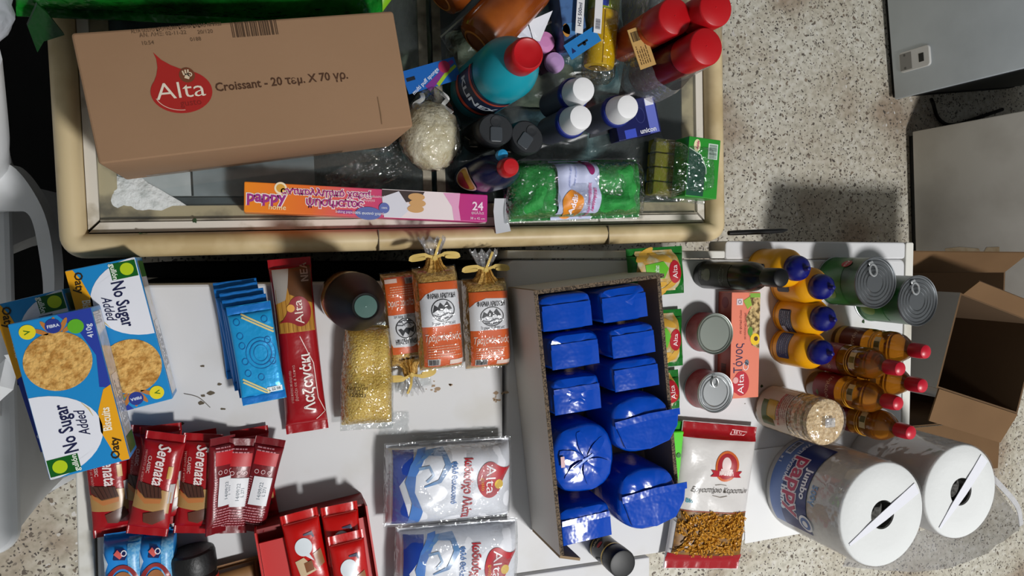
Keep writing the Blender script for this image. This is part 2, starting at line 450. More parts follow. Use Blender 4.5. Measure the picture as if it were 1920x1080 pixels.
# light sheet and frozen food that show through the glass
def sheet(name, pa, pb, z, m): ob(name, bx(*FL(*pa, z), z-0.002, *FL(*pb, z), z), m, fz, False)
sheet('shelf_sheet', (190, 368), (358, 262), 0.836, mat('pale_liner_sheet', '#d9dcdc', 0.5, nz=(11, 0.35, 0.6), col2='#a9b2b4'))
sheet('shelf_sheet', (359, 368), (587, 262), 0.836, mat('grey_liner_sheet', '#9aa3a6', 0.5, nz=(9, 0.35, 0.6), col2='#5c676b'))
sheet('dark_rail', (280, 398), (720, 369), 0.835, mat('dark_rail', '#1d262b', 0.4, nz=(20, 0.4, 0.6), col2='#3a464a'))
fro = bmesh.new(); nu, nv = 30, 14
x0, y0 = FL(186, 414, 0.84); x1, y1 = FL(520, 330, 0.84)
g_ = [[None]*(nv+1) for _ in range(nu+1)]
for i in range(nu+1):
    for j in range(nv+1):
        a, b_ = i/nu, j/nv
        top_ = max(0.10, min(1, 1.55-a*2.6)) if a < 0.55 else max(0.10, 0.30-(a-0.55)*0.40)
        x = x0+(x1-x0)*a; y = y0+(y1-y0)*b_*top_*(1+0.10*noise.noise((x*60, 3, 1)))
        e = math.sin(PI*min(b_, 1))*math.sin(PI*min(a*1.6+0.15, 1))
        g_[i][j] = fro.verts.new((x, y, 0.8385+0.003*max(e, 0)+0.002*noise.noise((x*70, y*70, 1))))
for i in range(nu):
    for j in range(nv): fro.faces.new((g_[i][j], g_[i+1][j], g_[i+1][j+1], g_[i][j+1]))
ob('frost', fro, mat('frost', '#ffffff', 0.8, nz=(45, 0.30, 0.5), col2='#c9cdcb', bump=(160, 0.8, 0.004)), fz)
def lump_bag(name, x0, y0, x1, y1, z, h, m, parent, seed, n=22, amp=0.5):
    bm = bmesh.new(); g = []
    for i in range(n+1):
        row = []
        for j in range(n+1):
            a, b_ = i/n, j/n; e = max(0, (1-abs(2*a-1)**3)*(1-abs(2*b_-1)**3))**0.5
            k = 1+amp*noise.noise((a*5+seed, b_*5, seed))
            row.append(bm.verts.new((x0+(x1-x0)*a, y0+(y1-y0)*b_, z+h*e*k)))
        g.append(row)
    for i in range(n):
        for j in range(n): bm.faces.new((g[i][j], g[i+1][j], g[i+1][j+1], g[i][j+1]))
    return ob(name, bm, m, parent)
fbag = [mat('frozen_bag_a', '#2f5a61', 0.3, nz=(25, 0.4, 0.6), col2='#8fa9a8', bump=(40, 0.8, 0.01)), mat('frozen_bag_b', '#46584c', 0.35, nz=(18, 0.4, 0.62), col2='#7c8672', bump=(30, 0.7, 0.01)),
        mat('frozen_bag_c', '#29414c', 0.3, nz=(20, 0.35, 0.6), col2='#54727a', bump=(30, 0.7, 0.01))]
for k, (pa, pb) in enumerate((((590, 400), (830, 260)), ((700, 180), (810, -60)), ((850, 350), (1040, 200)), ((1020, 300), (1200, 170)), ((850, 200), (1090, 60)), ((1190, 420), (1330, 120)), ((1000, 170), (1180, -60)))):
    xa, ya = FL(*pa, 0.74); xb, yb = FL(*pb, 0.74)
    lump_bag('frozen_bag', xa, ya, xb, yb, 0.69+0.01*(k % 3), 0.07, fbag[k % 3], fz, k*3.7)

# ---------------------------------------------- white chest freezers that carry the food
def chest(name, label, x0, y0, x1, y1, trims, loc):
    t = thing(name, label, 'freezer', (loc[0], loc[1], 0))
    X0, Y0, X1, Y1 = x0-loc[0], y0-loc[1], x1-loc[0], y1-loc[1]
    ob('body', rslab(X0+0.015, Y0+0.015, X1-0.015, Y1-0.015, 0.05, 0.785, 0.012, 0.003), white_en, t)
    ob('added_back_panel', rslab(X0+0.02, Y1-0.0145, X1-0.02, Y1-0.004, 0.05, 0.783, 0.004, 0.002), dark_rubber, t)  # dark back added to soak up bounced light in the freezer gap
    ob('foot_plinth', rslab(X0+0.04, Y0+0.04, X1-0.04, Y1-0.04, 0, 0.055), dark_rubber, t)
    ob('lid_seal', rslab(X0+0.012, Y0+0.012, X1-0.012, Y1-0.012, 0.784, 0.797), mat('grey_seal', '#6d6b66', 0.7), t)
    ob('lid', rslab(X0, Y0, X1, Y1, 0.797, ZT, 0.012, 0.004), white_en, t)
    return t
wa = chest('chest_freezer', 'white chest freezer carrying red chocolate bars and blue packs', -0.205, -0.62, 0.362, -0.038, None, (0.08, -0.33))
ob('lid_edge_trim', rslab(-0.228-0.08, -0.62+0.33, -0.2085-0.08, -0.038+0.33, 0.80, 0.8485, 0.004, 0.002), white_trim, wa)
wb = chest('chest_freezer', 'white chest freezer carrying mustard, cans and kitchen rolls', 0.368, -0.505, 1.166, -0.006, None, (0.78, -0.24))
ob('lid_edge_trim', rslab(1.168-0.78, -0.505+0.24, 1.187-0.78, 0.026+0.24, 0.80, 0.8495, 0.004, 0.002), white_trim, wb)
ob('lid_hinge_strip', rslab(0.368-0.78, -0.004+0.24, 0.764-0.78, 0.009+0.24, 0.80, 0.852, 0.003, 0.002), white_trim, wb)
ob('lid_back_edge', rslab(0.766-0.78, -0.0055+0.24, 1.166-0.78, 0.026+0.24, 0.797, ZT, 0.006, 0.003), white_en, wb)
# smears of dirt on the lids
brown = mat('dried_stain', '#9a8268', 0.8)
def smear(par, px, py, n, r, seed, z=ZT, loc=(0, 0), m=brown):
    rnd = random.Random(seed); d = D()
    for k in range(n):
        p = P(px+rnd.gauss(0, r), py+rnd.gauss(0, r*0.5), z); rr_ = rnd.uniform(0.0006, 0.0026)
        d.poly([(p.x-loc[0]+rr_*(0.6+rnd.random())*math.cos(a*PI/4)*1.6, p.y-loc[1]+rr_*(0.6+rnd.random())*math.sin(a*PI/4)) for a in range(8)])
    put('dirt_spots', d, m, par, top(z), 0.0003)['kind'] = 'stuff'
smear(wa, 815, 725, 8, 14, 3, loc=(0.08, -0.33)); smear(wa, 925, 745, 9, 12, 4, loc=(0.08, -0.33))
smear(wa, 350, 740, 10, 60, 6, loc=(0.08, -0.33), m=grime); smear(wb, 1400, 800, 9, 60, 8, loc=(0.78, -0.24), m=grime)
bo = ob('foam_board', rslab(0.372, -0.62, 0.622, -0.508, 0.815, 0.852, 0.003, 0.002), white_en)
tag(bo, 'white board butted against the freezer front below the spice jar', 'board')
ob('board_support', rslab(0.40, -0.60, 0.60, -0.53, 0.0, 0.8155, 0.003, 0.002), white_en, bo)

mt_ = ob('added_shade_mat', rslab(-0.95, -0.30, -0.262, 0.75, 0.0, 0.006, 0.01, 0.002), mat('shade_black', '#0b0b0b', 0.9))  # black mat added so the floor here looks deep in shade
tag(mt_, 'added black mat deepening the floor shade beside the cream freezer', 'mat')
ob('gap_shade_block', rslab(-0.19-0.08, -0.0375+0.33, 0.345-0.08, -0.012+0.33, 0.02, 0.52, 0.004, 0.003), mat('shade_black', ), wa)  # black block added to keep the gap between the freezers dark
# ---------------------------------------------- appliances standing on the floor to the right
def appliance(label, a, b_, depth, h, name, m):
    """front face foot runs from pixel a to pixel b_ (floor level), the body lies behind it"""
    A, B = P(*a, 0), P(*b_, 0); d = (A-B); w = d.length; rz = math.atan2(d.y, d.x)-PI/2
    t = thing(name, label, 'freezer', B, rz)     # local: +y along the front, +x into the body
    ob('base', rslab(0.02, 0.01, depth-0.02, w-0.01, 0.0, 0.03), dark_rubber, t)
    return t, w, rz, B
grey_en = mat('grey_enamel', '#d2dbe1', 0.4, nz=(5, 0.3, 0.6), col2='#c3ccd2')
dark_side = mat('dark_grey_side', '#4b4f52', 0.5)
t1, w1, rz1, B1 = appliance('grey chest freezer with a small control panel on its front', (1641, -120), (1665, 190), 0.56, 0.85, 'grey_freezer', grey_en)
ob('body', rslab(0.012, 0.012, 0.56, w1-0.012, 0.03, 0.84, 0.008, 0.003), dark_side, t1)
ob('front_panel', rslab(0, 0, 0.0115, w1, 0.028, 0.845, 0.003, 0.002), grey_en, t1)
n1 = Vector((math.cos(rz1), math.sin(rz1), 0))*-1
def on_front(t, rz, B, n, px, py):
    p = PW(px, py, B, n)-B; c, s = math.cos(-rz), math.sin(-rz)
    return p.x*s+p.y*c, p.z
def front_map(): return flat((0, 0, 0), (0, -1, 0), (0, 0, 1))    # u = -local y, v = z, normal = -x
y_a, z_a = on_front(t1, rz1, B1, n1, 1690, 138); y_b, z_b = on_front(t1, rz1, B1, n1, 1744, 82)
cp = ob('control_panel', loft([[(x, y, z) for y, z, _ in rr(min(y_a, y_b)+i, min(z_a, z_b)+i, max(y_a, y_b)-i, max(z_a, z_b)-i, 0.012-i, 0)] for i, x in ((0, 0.001), (0, -0.004), (0.002, -0.006))]), mat('panel_grey', '#d7d6d2', 0.35), t1)
ya, yb, za, zb = min(y_a, y_b), max(y_a, y_b), min(z_a, z_b), max(z_a, z_b)
FM = flat((-0.006, 0, 0), (0, -1, 0), (0, 0, 1))
put('button_field', D().rect(-yb+0.006, za+0.004, -ya-0.006, za+(zb-za)*0.42), mat('button_grey', '#8b8984', 0.4), cp, FM, 0.0005)
put('display_window', D().rect(-(ya+yb)/2-0.012, za+(zb-za)*0.66, -(ya+yb)/2+0.014, za+(zb-za)*0.82), mat('display_black', '#0c0d0e', 0.15), cp, FM, 0.0006)
for s_ in (-1, 1): put('button', D().ell(-(ya+yb)/2+0.02*s_, za+(zb-za)*0.2, 0.004), ink('#5c5a57'), cp, FM, 0.0009)
t2, w2, rz2, B2 = appliance('plain white freezer front with torn tan tape behind open cartons', (1695, 250), (1706, 640), 0.58, 0.85, 'white_freezer', white_en)
ob('body', rslab(0.012, 0.004, 0.58, w2-0.004, 0.03, 0.84, 0.008, 0.003), mat('pale_grey_enamel', '#e2dfd8', 0.42, nz=(6, 0.3, 0.6), col2='#cfcbc3'), t2)
ob('front_panel', rslab(0, 0, 0.0115, w2, 0.034, 0.845, 0.003, 0.002), _mats['pale_grey_enamel'], t2)
n2 = Vector((math.cos(rz2), math.sin(rz2), 0))*-1
d = D(); pts = [(1772, 466), (1800, 463), (1835, 466), (1842, 478), (1850, 464), (1874, 463), (1876, 500), (1875, 532), (1830, 530), (1800, 520), (1776, 498)]
d.poly([(-on_front(t2, rz2, B2, n2, *p)[0], on_front(t2, rz2, B2, n2, *p)[1]) for p in pts][::-1])
put('tape_residue', d, mat('tan_tape', '#b79f7d', 0.7, nz=(30, 0.4, 0.6), col2='#c9b99d'), t2, flat((0, 0, 0), (0, -1, 0), (0, 0, 1)), 0.0006)
cb = ob('power_cable', tube(smooth_path([P(1746, 186, 0.02), P(1750, 195, 0.03), P(1757, 218, 0.012), P(1772, 232, 0.012), P(1795, 233, 0.012), P(1830, 222, 0.02), P(1880, 205, 0.03)]), 0.006), mat('black_cable', '#0e0e0e', 0.5))
tag(cb, 'black power cable looping out from under the grey freezer', 'cable')
pn = ob('black_rod', tube([P(1366, 437, ZT+0.004), P(1380, 436.5, ZT+0.004), P(1440, 434, ZT+0.004), P(1466, 432.5, ZT+0.004), P(1476, 431, ZT+0.004)], [0.004, 0.0045, 0.0045, 0.004, 0.0015], 10), mat('black_plastic', '#0d0d0e', 0.4))
tag(pn, 'thin black rod sticking out beside the cream freezer corner', 'rod')

# ---------------------------------------------- cartons on the floor at the right
kraft = mat('kraft_board', '#755839', 0.85, nz=(4, 0.3, 0.7), col2='#664b2f', bump=(200, 0.1, 0.001))
kraft_in = mat('kraft_board_inside', '#5f4830', 0.9)  # inside coloured darker than the flaps, carrying the carton's shade
pale_board = mat('white_coated_board', '#b9b7b2', 0.7)
def carton(name, label, rim, z0, zr, outer, inner, flaps, th=0.005):
    """open carton; rim = 4 pixels (TL, TR, BR, BL) at height zr; flaps = per side (length, droop degrees) or None"""
    c, a, W, L = quad(*rim, zr)
    t = thing(name, label, 'carton', (c.x, c.y, z0), a); h = zr-z0
    w, l = W/2, L/2
    ob('bottom', bx(-w+th, -l+th, 0, w-th, l-th, 0.004), inner, t, False)
    sides = [((-w, l), (w, l), (0, 1)), ((w, l), (w, -l), (1, 0)), ((w, -l), (-w, -l), (0, -1)), ((-w, -l), (-w, l), (-1, 0))]
    for k, ((xa, ya), (xb, yb), (nx, ny)) in enumerate(sides):
        sh = 0.0002 if k % 2 else th
        ux, uy = (xb-xa), (yb-ya); ln = math.hypot(ux, uy); ux, uy = ux/ln, uy/ln
        xa2, ya2, xb2, yb2 = xa+ux*sh, ya+uy*sh, xb-ux*sh, yb-uy*sh
        bm = bmesh.new()
        o_ = [Vector((xa2, ya2, 0)), Vector((xb2, yb2, 0)), Vector((xb2, yb2, h)), Vector((xa2, ya2, h))]
        i_ = [p-Vector((nx, ny, 0))*th for p in o_]
        loft([[tuple(p) for p in o_], [tuple(p) for p in i_]], bm=bm)
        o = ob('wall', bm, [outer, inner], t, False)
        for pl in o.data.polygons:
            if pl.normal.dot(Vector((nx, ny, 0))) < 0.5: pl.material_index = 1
        if flaps[k]:
            fl_, dr, tp = flaps[k]; dr = math.radians(dr)
            out = Vector((nx, ny, 0))*math.cos(dr)+Vector((0, 0, math.sin(dr)))
            A, B = Vector((xa2, ya2, h+0.001)), Vector((xb2, yb2, h+0.001)); uu = Vector((ux, uy, 0))
            f = ob('flap', panel([A, B, B+out*fl_-uu*tp, A+out*fl_+uu*tp], 0.004), kraft, t, False)
    return t
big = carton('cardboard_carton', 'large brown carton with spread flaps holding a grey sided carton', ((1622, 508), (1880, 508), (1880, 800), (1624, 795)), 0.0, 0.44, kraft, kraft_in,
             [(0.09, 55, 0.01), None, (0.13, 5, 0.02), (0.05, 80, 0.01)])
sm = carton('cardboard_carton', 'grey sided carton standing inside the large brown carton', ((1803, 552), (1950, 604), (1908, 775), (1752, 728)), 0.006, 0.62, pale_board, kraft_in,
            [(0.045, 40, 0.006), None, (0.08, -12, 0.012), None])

# ---------------------------------------------- white plastic armchair at the left
ch = thing('plastic_armchair', 'white moulded plastic armchair beside the freezers', 'chair', (-0.52, -0.15, 0.0065), 0)
pl = mat('white_moulded_plastic', '#ebedef', 0.42, nz=(8, 0.3, 0.5), col2='#e0e2e3')
def cl(px, py, z): p = P(px, py, z); return Vector((p.x+0.52, p.y+0.15, z))
AZ = 0.66
arm = bmesh.new()
outer = smooth_path([cl(-80, 310, AZ), cl(0, 309, AZ), cl(25, 312, AZ), cl(55, 345, AZ), cl(85, 400, AZ), cl(100, 465, AZ), cl(104, 540, AZ-0.005), cl(96, 620, AZ-0.02), cl(75, 690, AZ-0.045), cl(52, 725, AZ-0.06)], 4)
inner = smooth_path([cl(-80, 396, AZ), cl(0, 396, AZ), cl(28, 396, AZ), cl(50, 398, AZ), cl(64, 420, AZ), cl(76, 480, AZ), cl(83, 545, AZ-0.005), cl(78, 620, AZ-0.02), cl(52, 655, AZ-0.045), cl(10, 665, AZ-0.06)], 4)
dn = Vector((0, 0, -0.03))
loft([[tuple(a), tuple(b), tuple(b+dn*0.5), tuple(a+dn+Vector((0.006, 0, 0)))] for a, b in zip(outer, inner)], bm=arm)
ob('armrest', arm, pl, ch)
# broad seat whose straight edge shows through the arm opening, with a skirt down to the floor
SZ = 0.42
sx_, sf, sb = cl(30, 700, SZ).x, cl(40, 1036, SZ).y, cl(25, 380, SZ).y+0.05
ob('seat', rslab(sx_-0.46, sf, sx_, sb, SZ-0.022, SZ, 0.045, 0.010, 8), pl, ch)
def skirt(y0, y1, yb0, yb1):
    r = []
    for k in range(9):
        f = k/8; a, b = y0+(yb0-y0)*f, y1+(yb1-y1)*f; x = sx_-0.004+0.03*f*f
        r.append([(x-0.10*(1-f), a, SZ-0.023-0.397*f), (x-0.03, a+0.004, SZ-0.023-0.397*f), (x, a+0.035, SZ-0.023-0.397*f), (x, b, SZ-0.023-0.397*f), (x-0.014, b, SZ-0.023-0.397*f), (x-0.014, a+0.045, SZ-0.023-0.397*f), (x-0.04, a+0.018, SZ-0.023-0.397*f), (x-0.10*(1-f), a+0.014, SZ-0.023-0.397*f)])
    return loft(r)
ob('leg', skirt(sf+0.006, sf+0.30, sf+0.03, sf+0.20), pl, ch)
ob('leg', skirt(sb-0.16, sb-0.01, sb-0.10, sb-0.01), pl, ch)
arm_s = smooth_path([cl(20, 700, AZ-0.06), cl(0, 720, AZ-0.12)+Vector((-0.02, -0.02, 0)), Vector((sx_-0.03, cl(0, 740, AZ-0.12).y-0.03, SZ+0.002))], 5)
ob('arm_support', ribbon(arm_s, [0.05]*len(arm_s), 0.02, (1, 0, 0)), pl, ch)
bk = smooth_path([Vector((sx_-0.02, sb-0.03, SZ+0.003)), cl(14, 300, AZ)+Vector((-0.035, 0, 0)), cl(18, 240, AZ+0.08)+Vector((-0.04, 0, 0)), cl(14, 110, AZ+0.2)+Vector((-0.045, 0, 0))], 6)
ob('back_post', tube(bk, [0.040]*len(bk), 16), pl, ch)
b0, b1 = bk[4], bk[-1]
ob('backrest', panel([b1+Vector((-0.36, 0, 0)), b1+Vector((-0.042, 0, 0)), b0+Vector((-0.042, 0, 0)), b0+Vector((-0.36, 0, 0))], 0.012), pl, ch, False)

# ================================================================== ON THE CREAM FREEZER
def on_quad(name, label, cat, q, z, zbase, group=None):
    c, a, W, L = quad(*q, z)
    return thing(name, label, cat, (c.x, c.y, zbase), a, group), W, L
# ---------------------------------------------- croissant carton
kbox = mat('brown_carton', '#98775a', 0.8, nz=(3, 0.3, 0.7), col2='#8e6e51', bump=(150, 0.15, 0.001))
kbox2 = mat('brown_carton_edge', '#7b5f43', 0.85)
CZ = 1.025
t, W, L = on_quad('croissant_box', 'long brown cardboard croissant box lying across the cream freezer', 'box', ((137, 66), (736, 16), (775, 236), (182, 312)), CZ, ZG)
h = CZ-ZG
ob('body', rslab(-W/2, -L/2, W/2, L/2, 0, h, 0.004, 0.0025), kbox, t)
def B2(px, py): # pixel -> local on the top face
    c = t.location; p = P(px, py, CZ)-Vector((c.x, c.y, CZ)); a = -t.rotation_euler[2]
    return p.x*math.cos(a)-p.y*math.sin(a), p.x*math.sin(a)+p.y*math.cos(a)
mp = top(h)
lx, ly = B2(341, 172); alta(t, mp, lx, ly, 0.052, 0, red='#a0201a', white='#dccfbd')
hx, hy = lx+0.17*0.052, ly+0.34*0.052
put('logo_hand', D().line([(hx-0.001, hy-0.004), (hx+0.001, hy+0.001)], 0.005).line([(hx-0.003, hy), (hx-0.004, hy+0.005)], 0.0016).line([(hx-0.001, hy), (hx-0.001, hy+0.006)], 0.0016).line([(hx+0.001, hy), (hx+0.002, hy+0.006)], 0.0016).arc(hx+0.003, hy+0.0005, 0.002, 0.002, 0.0012), ink('#cdb99c'), t, mp, 0.001)
put('logo_gloss', D().arc(lx, ly, 0.0285, 0.0205, 0.0007, PI*1.08, PI*1.5), ink('#d9b7a4'), t, mp, 0.0009)
x0, y0 = B2(404, 165); x1, y1 = B2(652, 141)
put('lettering', D().txt('Croissant - 20 τεμ. X 70 γρ.', 0.0135, bold=0.018, fit=math.hypot(x1-x0, y1-y0)).xf((x0+x1)/2, (y0+y1)/2, math.degrees(math.atan2(y1-y0, x1-x0))), ink('#4a2f1d'), t, mp, 0.0006)
x0, y0 = B2(437, 71); x1, y1 = B2(520, 37)
put('barcode', D().bars(x0, y0, x1, y1, 4), ink('#4e3a29'), t, mp, 0.0006)
x0, y0 = B2(246, 60); x1, y1 = B2(415, 45)
put('small_print', D().txt('ALTA GUSTO ΚΡΟΥΑΣΑΝ ΚΡΕΜΑ ΚΑΚΑΟ 70ΓΡΧ20', 0.006, fit=x1-x0).xf((x0+x1)/2, (y0+y1)/2, 1)
    .txt('ΑΝ. ΛΗΞ: 02-11-22', 0.006, *B2(306, 64), rot=0).txt('20/120', 0.006, *B2(385, 60)).txt('10:54', 0.006, *B2(277, 81)).txt('0188', 0.006, *B2(367, 74)), ink('#5d4733'), t, mp, 0.0006)
ob('crease', ribbon([Vector((*B2(708, 182), h+0.0002)), Vector((*B2(714, 215), h+0.0006)), Vector((*B2(716, 233), h+0.0002))], 0.0012, 0.0008), kbox2, t)
fm = flat((0, -L/2, 0), (1, 0, 0), (0, 0, 1))
put('bottom_tape', D().rect(-W*0.42, 0.004, W*0.30, 0.028), film('packing_tape', '#f4efe6', 0.06, 0.5, rough=0.12), t, fm, 0.0006)
# ---------------------------------------------- crumpled cling film in front of the box
clear = film('clear_film', '#fbfcfc', 0.03, 0.55)
clear_s = film('clear_film_shiny', '#f6f8f8', 0.07, 0.7, rough=0.06, bump=(90, 0.9, 0.01))
def crumple(name, label, cat, pix, z, h, seed, m=None, n=26, group=None, parent=None):
    """loose crumpled sheet of film over a 4-pixel patch"""
    c, a, W, L = quad(*pix, z); bm = bmesh.new(); g = []
    for i in range(n+1):
        row = []
        for j in range(n+1):
            u, v = i/n-0.5, j/n-0.5
            e = 1+0.10*noise.noise((u*6+seed, v*6, 2.0)); r = abs(noise.noise((u*7+seed*2, v*7, seed)))+0.6*abs(noise.noise((u*16, v*16+seed, 5)))
            row.append(bm.verts.new((u*W*e, v*L*e, 0.0012+h*r)))
        g.append(row)
    for i in range(n):
        for j in range(n): bm.faces.new((g[i][j], g[i+1][j], g[i+1][j+1], g[i][j+1]))
    o = ob(name, bm, m or clear_s, None, True, 180)
    o.location = (c.x, c.y, z); o.rotation_euler = (0, 0, a)
    tag(o, label, cat, group)
    return o
crumple('cling_film', 'crumpled clear film lying on glass before the croissant box', 'film', ((590, 312), (735, 297), (790, 342), (640, 350)), ZG, 0.014, 3)
# ---------------------------------------------- baking paper carton
BZ = ZG+0.045
t, W, L = on_quad('baking_paper_box', 'slim orange and pink baking paper box lying on the glass', 'box', ((458, 337), (914, 368), (914, 418), (457, 396)), BZ, ZG)
L = max(L, 0.04)
orange_pink = bpy.data.materials.new('orange_to_pink_print'); orange_pink.use_nodes = True
nt = orange_pink.node_tree; tc = nt.nodes.new('ShaderNodeTexCoord'); sx = nt.nodes.new('ShaderNodeSeparateXYZ'); rp = nt.nodes.new('ShaderNodeValToRGB')
nt.links.new(tc.outputs['Generated'], sx.inputs[0]); nt.links.new(sx.outputs[0], rp.inputs[0]); nt.links.new(rp.outputs[0], nt.nodes['Principled BSDF'].inputs['Base Color'])
e = rp.color_ramp.elements; e[0].position, e[0].color = 0.0, lin('#ee8a1c'); e[1].position, e[1].color = 1.0, lin('#b8247e')
for p_, c_ in ((0.25, '#e8702a'), (0.42, '#d9506a'), (0.56, '#c33a70')): e.new(p_).color = lin(c_)
nt.nodes['Principled BSDF'].inputs['Roughness'].default_value = 0.35
ob('body', rslab(-W/2, -L/2, W/2, L/2, 0, BZ-ZG, 0.002, 0.0012), orange_pink, t)
mp = top(BZ-ZG); X = lambda f: -W/2+f*W; Y = lambda f: -L/2+f*L
fr = put('photo_print', D().poly([(X(0.54), Y(1)), (X(0.875), Y(1)), (X(0.87), Y(0.5)), (X(0.88), Y(0.02)), (X(0.55), Y(0.02))]), ink('#e6d9da'), t, mp, 0.0004)
put('dark_print', D().poly([(X(0.54), Y(0.98)), (X(0.72), Y(0.98)), (X(0.70), Y(0.66)), (X(0.62), Y(0.55)), (X(0.54), Y(0.75))]), ink('#3a2b2a'), t, mp, 0.0006)
put('paper_print', D().poly([(X(0.54), Y(0.72)), (X(0.61), Y(0.95)), (X(0.66), Y(0.35)), (X(0.62), Y(0.03)), (X(0.55), Y(0.03))]), ink('#d4d3dd'), t, mp, 0.0008)
for k, (fx, fy) in enumerate(((0.685, 0.78), (0.69, 0.56), (0.682, 0.36))):
    put('biscuit_print', D().ell(X(fx), Y(fy), 0.012, 0.0055), ink('#c99a63'), t, mp, 0.0010+0.0001*k)
put('pink_glow_print', D().poly([(X(0.80), Y(0.98)), (X(0.875), Y(1)), (X(0.87), Y(0.5)), (X(0.88), Y(0.02)), (X(0.85), Y(0.02)), (X(0.84), Y(0.5))]), ink('#dd9cc0'), t, mp, 0.0006)
put('blue_blob', D().ell(X(0.485), Y(0.13), 0.018, 0.009).ell(X(0.55), Y(0.34), 0.0075), ink('#5a68a8'), t, mp, 0.0012)['kind'] = 'stuff'
put('blue_print', D().txt('100% φυσικό χαρτί', 0.005, X(0.485), Y(0.13), bold=0.01).txt('100%', 0.004, X(0.55), Y(0.34)), ink('#e9ecf4'), t, mp, 0.0015)
put('lettering_shadow', D().txt('pappy', 0.021, X(0.083), Y(0.52), bold=0.09), ink('#f6e9e4'), t, mp, 0.0006)
put('lettering', D().txt('pappy', 0.021, X(0.083), Y(0.52), bold=0.03), ink('#9c2c86'), t, mp, 0.0009)
put('home_lettering', D().txt('home', 0.010, X(0.125), Y(0.2), bold=0.01), ink('#f0d7a6'), t, mp, 0.0009)
put('logo_ring', D().ell(X(0.137), Y(0.84), 0.0082), ink('#f2e3c0'), t, mp, 0.0007); put('logo_disc', D().ell(X(0.137), Y(0.84), 0.0056), ink('#d8a23c'), t, mp, 0.0009)
put('title_outline', D().txt('αντικολλητικό χαρτί', 0.0125, X(0.315), Y(0.76), bold=0.10).txt('ψησίματος', 0.0155, X(0.35), Y(0.44), bold=0.10), ink('#f4e4e0'), t, mp, 0.0006)
put('title', D().txt('αντικολλητικό χαρτί', 0.0125, X(0.315), Y(0.76), bold=0.03).txt('ψησίματος', 0.0155, X(0.35), Y(0.44), bold=0.03), ink('#a4307a'), t, mp, 0.0009)
put('tag_bar', D().rect(X(0.36), Y(0.09), X(0.42), Y(0.21)), ink('#8c3f92'), t, mp, 0.0007)
put('tag_print', D().txt('baking paper', 0.005, X(0.39), Y(0.15)).txt('• Ζαχαροπλαστική', 0.0045, X(0.495), Y(0.72)).txt('• Φαγητό', 0.0045, X(0.482), Y(0.58)), ink('#f4dfe8'), t, mp, 0.0010)
put('count_print', D().txt('24', 0.017, X(0.955), Y(0.55), bold=0.02).txt('φύλλα', 0.006, X(0.955), Y(0.32)).txt('38 x 42 cm', 0.005, X(0.955), Y(0.12)), ink('#f2d3e4'), t, mp, 0.0008)
# ---------------------------------------------- paper tag on the rim
tg = ob('paper_tag', ribbon([P(938, 372, ZG+0.03), P(937, 395, ZG+0.026), P(940, 415, ZG+0.024), P(944, 436, ZG+0.0245)], [0.018, 0.020, 0.022, 0.024], 0.0006, (0, 0, 1)), mat('grey_paper', '#b9bbc0', 0.6))
tag(tg, 'small grey paper tag hanging on the cream freezer rim', 'tag')
# ---------------------------------------------- bath puff with header card
cxy = P(812, 250, ZG+0.05)
t = thing('bath_puff', 'cream bath puff in a clear bag under a blue header card', 'bath sponge', (cxy.x, cxy.y, ZG))
bm = bmesh.new(); bmesh.ops.create_uvsphere(bm, u_segments=48, v_segments=28, radius=1)
for v in bm.verts:
    n_ = v.co.normalized(); a = math.atan2(n_.y, n_.x)
    k = 1+0.07*noise.noise(n_*3)+0.05*abs(noise.noise(n_*9))+0.03*math.sin(a*22+6*noise.noise(n_*4))*(1-abs(n_.z))
    v.co = Vector((n_.x*0.042*k, n_.y*0.048*k-0.002, 0.036+n_.z*0.035*k))
ob('mesh_ball', bm, mat('cream_netting', '#e4dac0', 0.75, nz=(60, 0.35, 0.6), col2='#c9bb98', bump=(220, 0.7, 0.003)), t)
bm = bmesh.new(); bmesh.ops.create_uvsphere(bm, u_segments=36, v_segments=20, radius=1)
for v in bm.verts:
    n_ = v.co.normalized(); up = max(0, n_.y)
    k = 1+0.06*noise.noise(n_*5+Vector((4, 0, 0)))
    v.co = Vector((n_.x*0.047*k*(1-0.35*up), n_.y*0.053*k+0.016*up, max(0.0015, 0.038+n_.z*0.0375*k)))
ob('bag', bm, clear_s, t)
cc, ca, cw, cl_ = quad((752, 134), (852, 106), (864, 146), (768, 178), ZG+0.05)
loc = cc-Vector((cxy.x, cxy.y, 0)); cpz = 0.048
cd = ob('header_card', bx(-cw/2, -cl_/2, -0.0006, cw/2, cl_/2, 0.0006), mat('blue_card', '#1c62b4', 0.35), t, False)
cd.location = (loc.x, loc.y, cpz); cd.rotation_euler = (0, 0, ca)
mp = top(0.0006)
put('purple_band', D().line([(-0.02+cw*0.1, -cl_*0.5), (cw*0.15, -cl_*0.12), (cw*0.30, cl_*0.2), (cw*0.46, cl_*0.34)], [0.010, 0.009, 0.007, 0.005]), ink('#7a2d86'), cd, mp, 0.0002)
put('green_band', D().line([(-0.004+cw*0.1, -cl_*0.48), (cw*0.25, -cl_*0.14), (cw*0.48, cl_*0.12)], [0.005, 0.005, 0.004]), ink('#9dbf2c'), cd, mp, 0.0003)
put('red_dot', D().ell(cw*0.27, cl_*0.2, 0.0085), ink('#b02a55'), cd, mp, 0.0004)
put('hang_slot', D().rect(-cw*0.46, cl_*0.02, -cw*0.30, cl_*0.18), ink('#141821'), cd, mp, 0.0003)
put('lettering', D().txt('multi puff sponge', 0.008, -cw*0.14, -cl_*0.16, rot=27, bold=0.01, fit=0.052), ink('#dce6f4'), cd, mp, 0.0004)
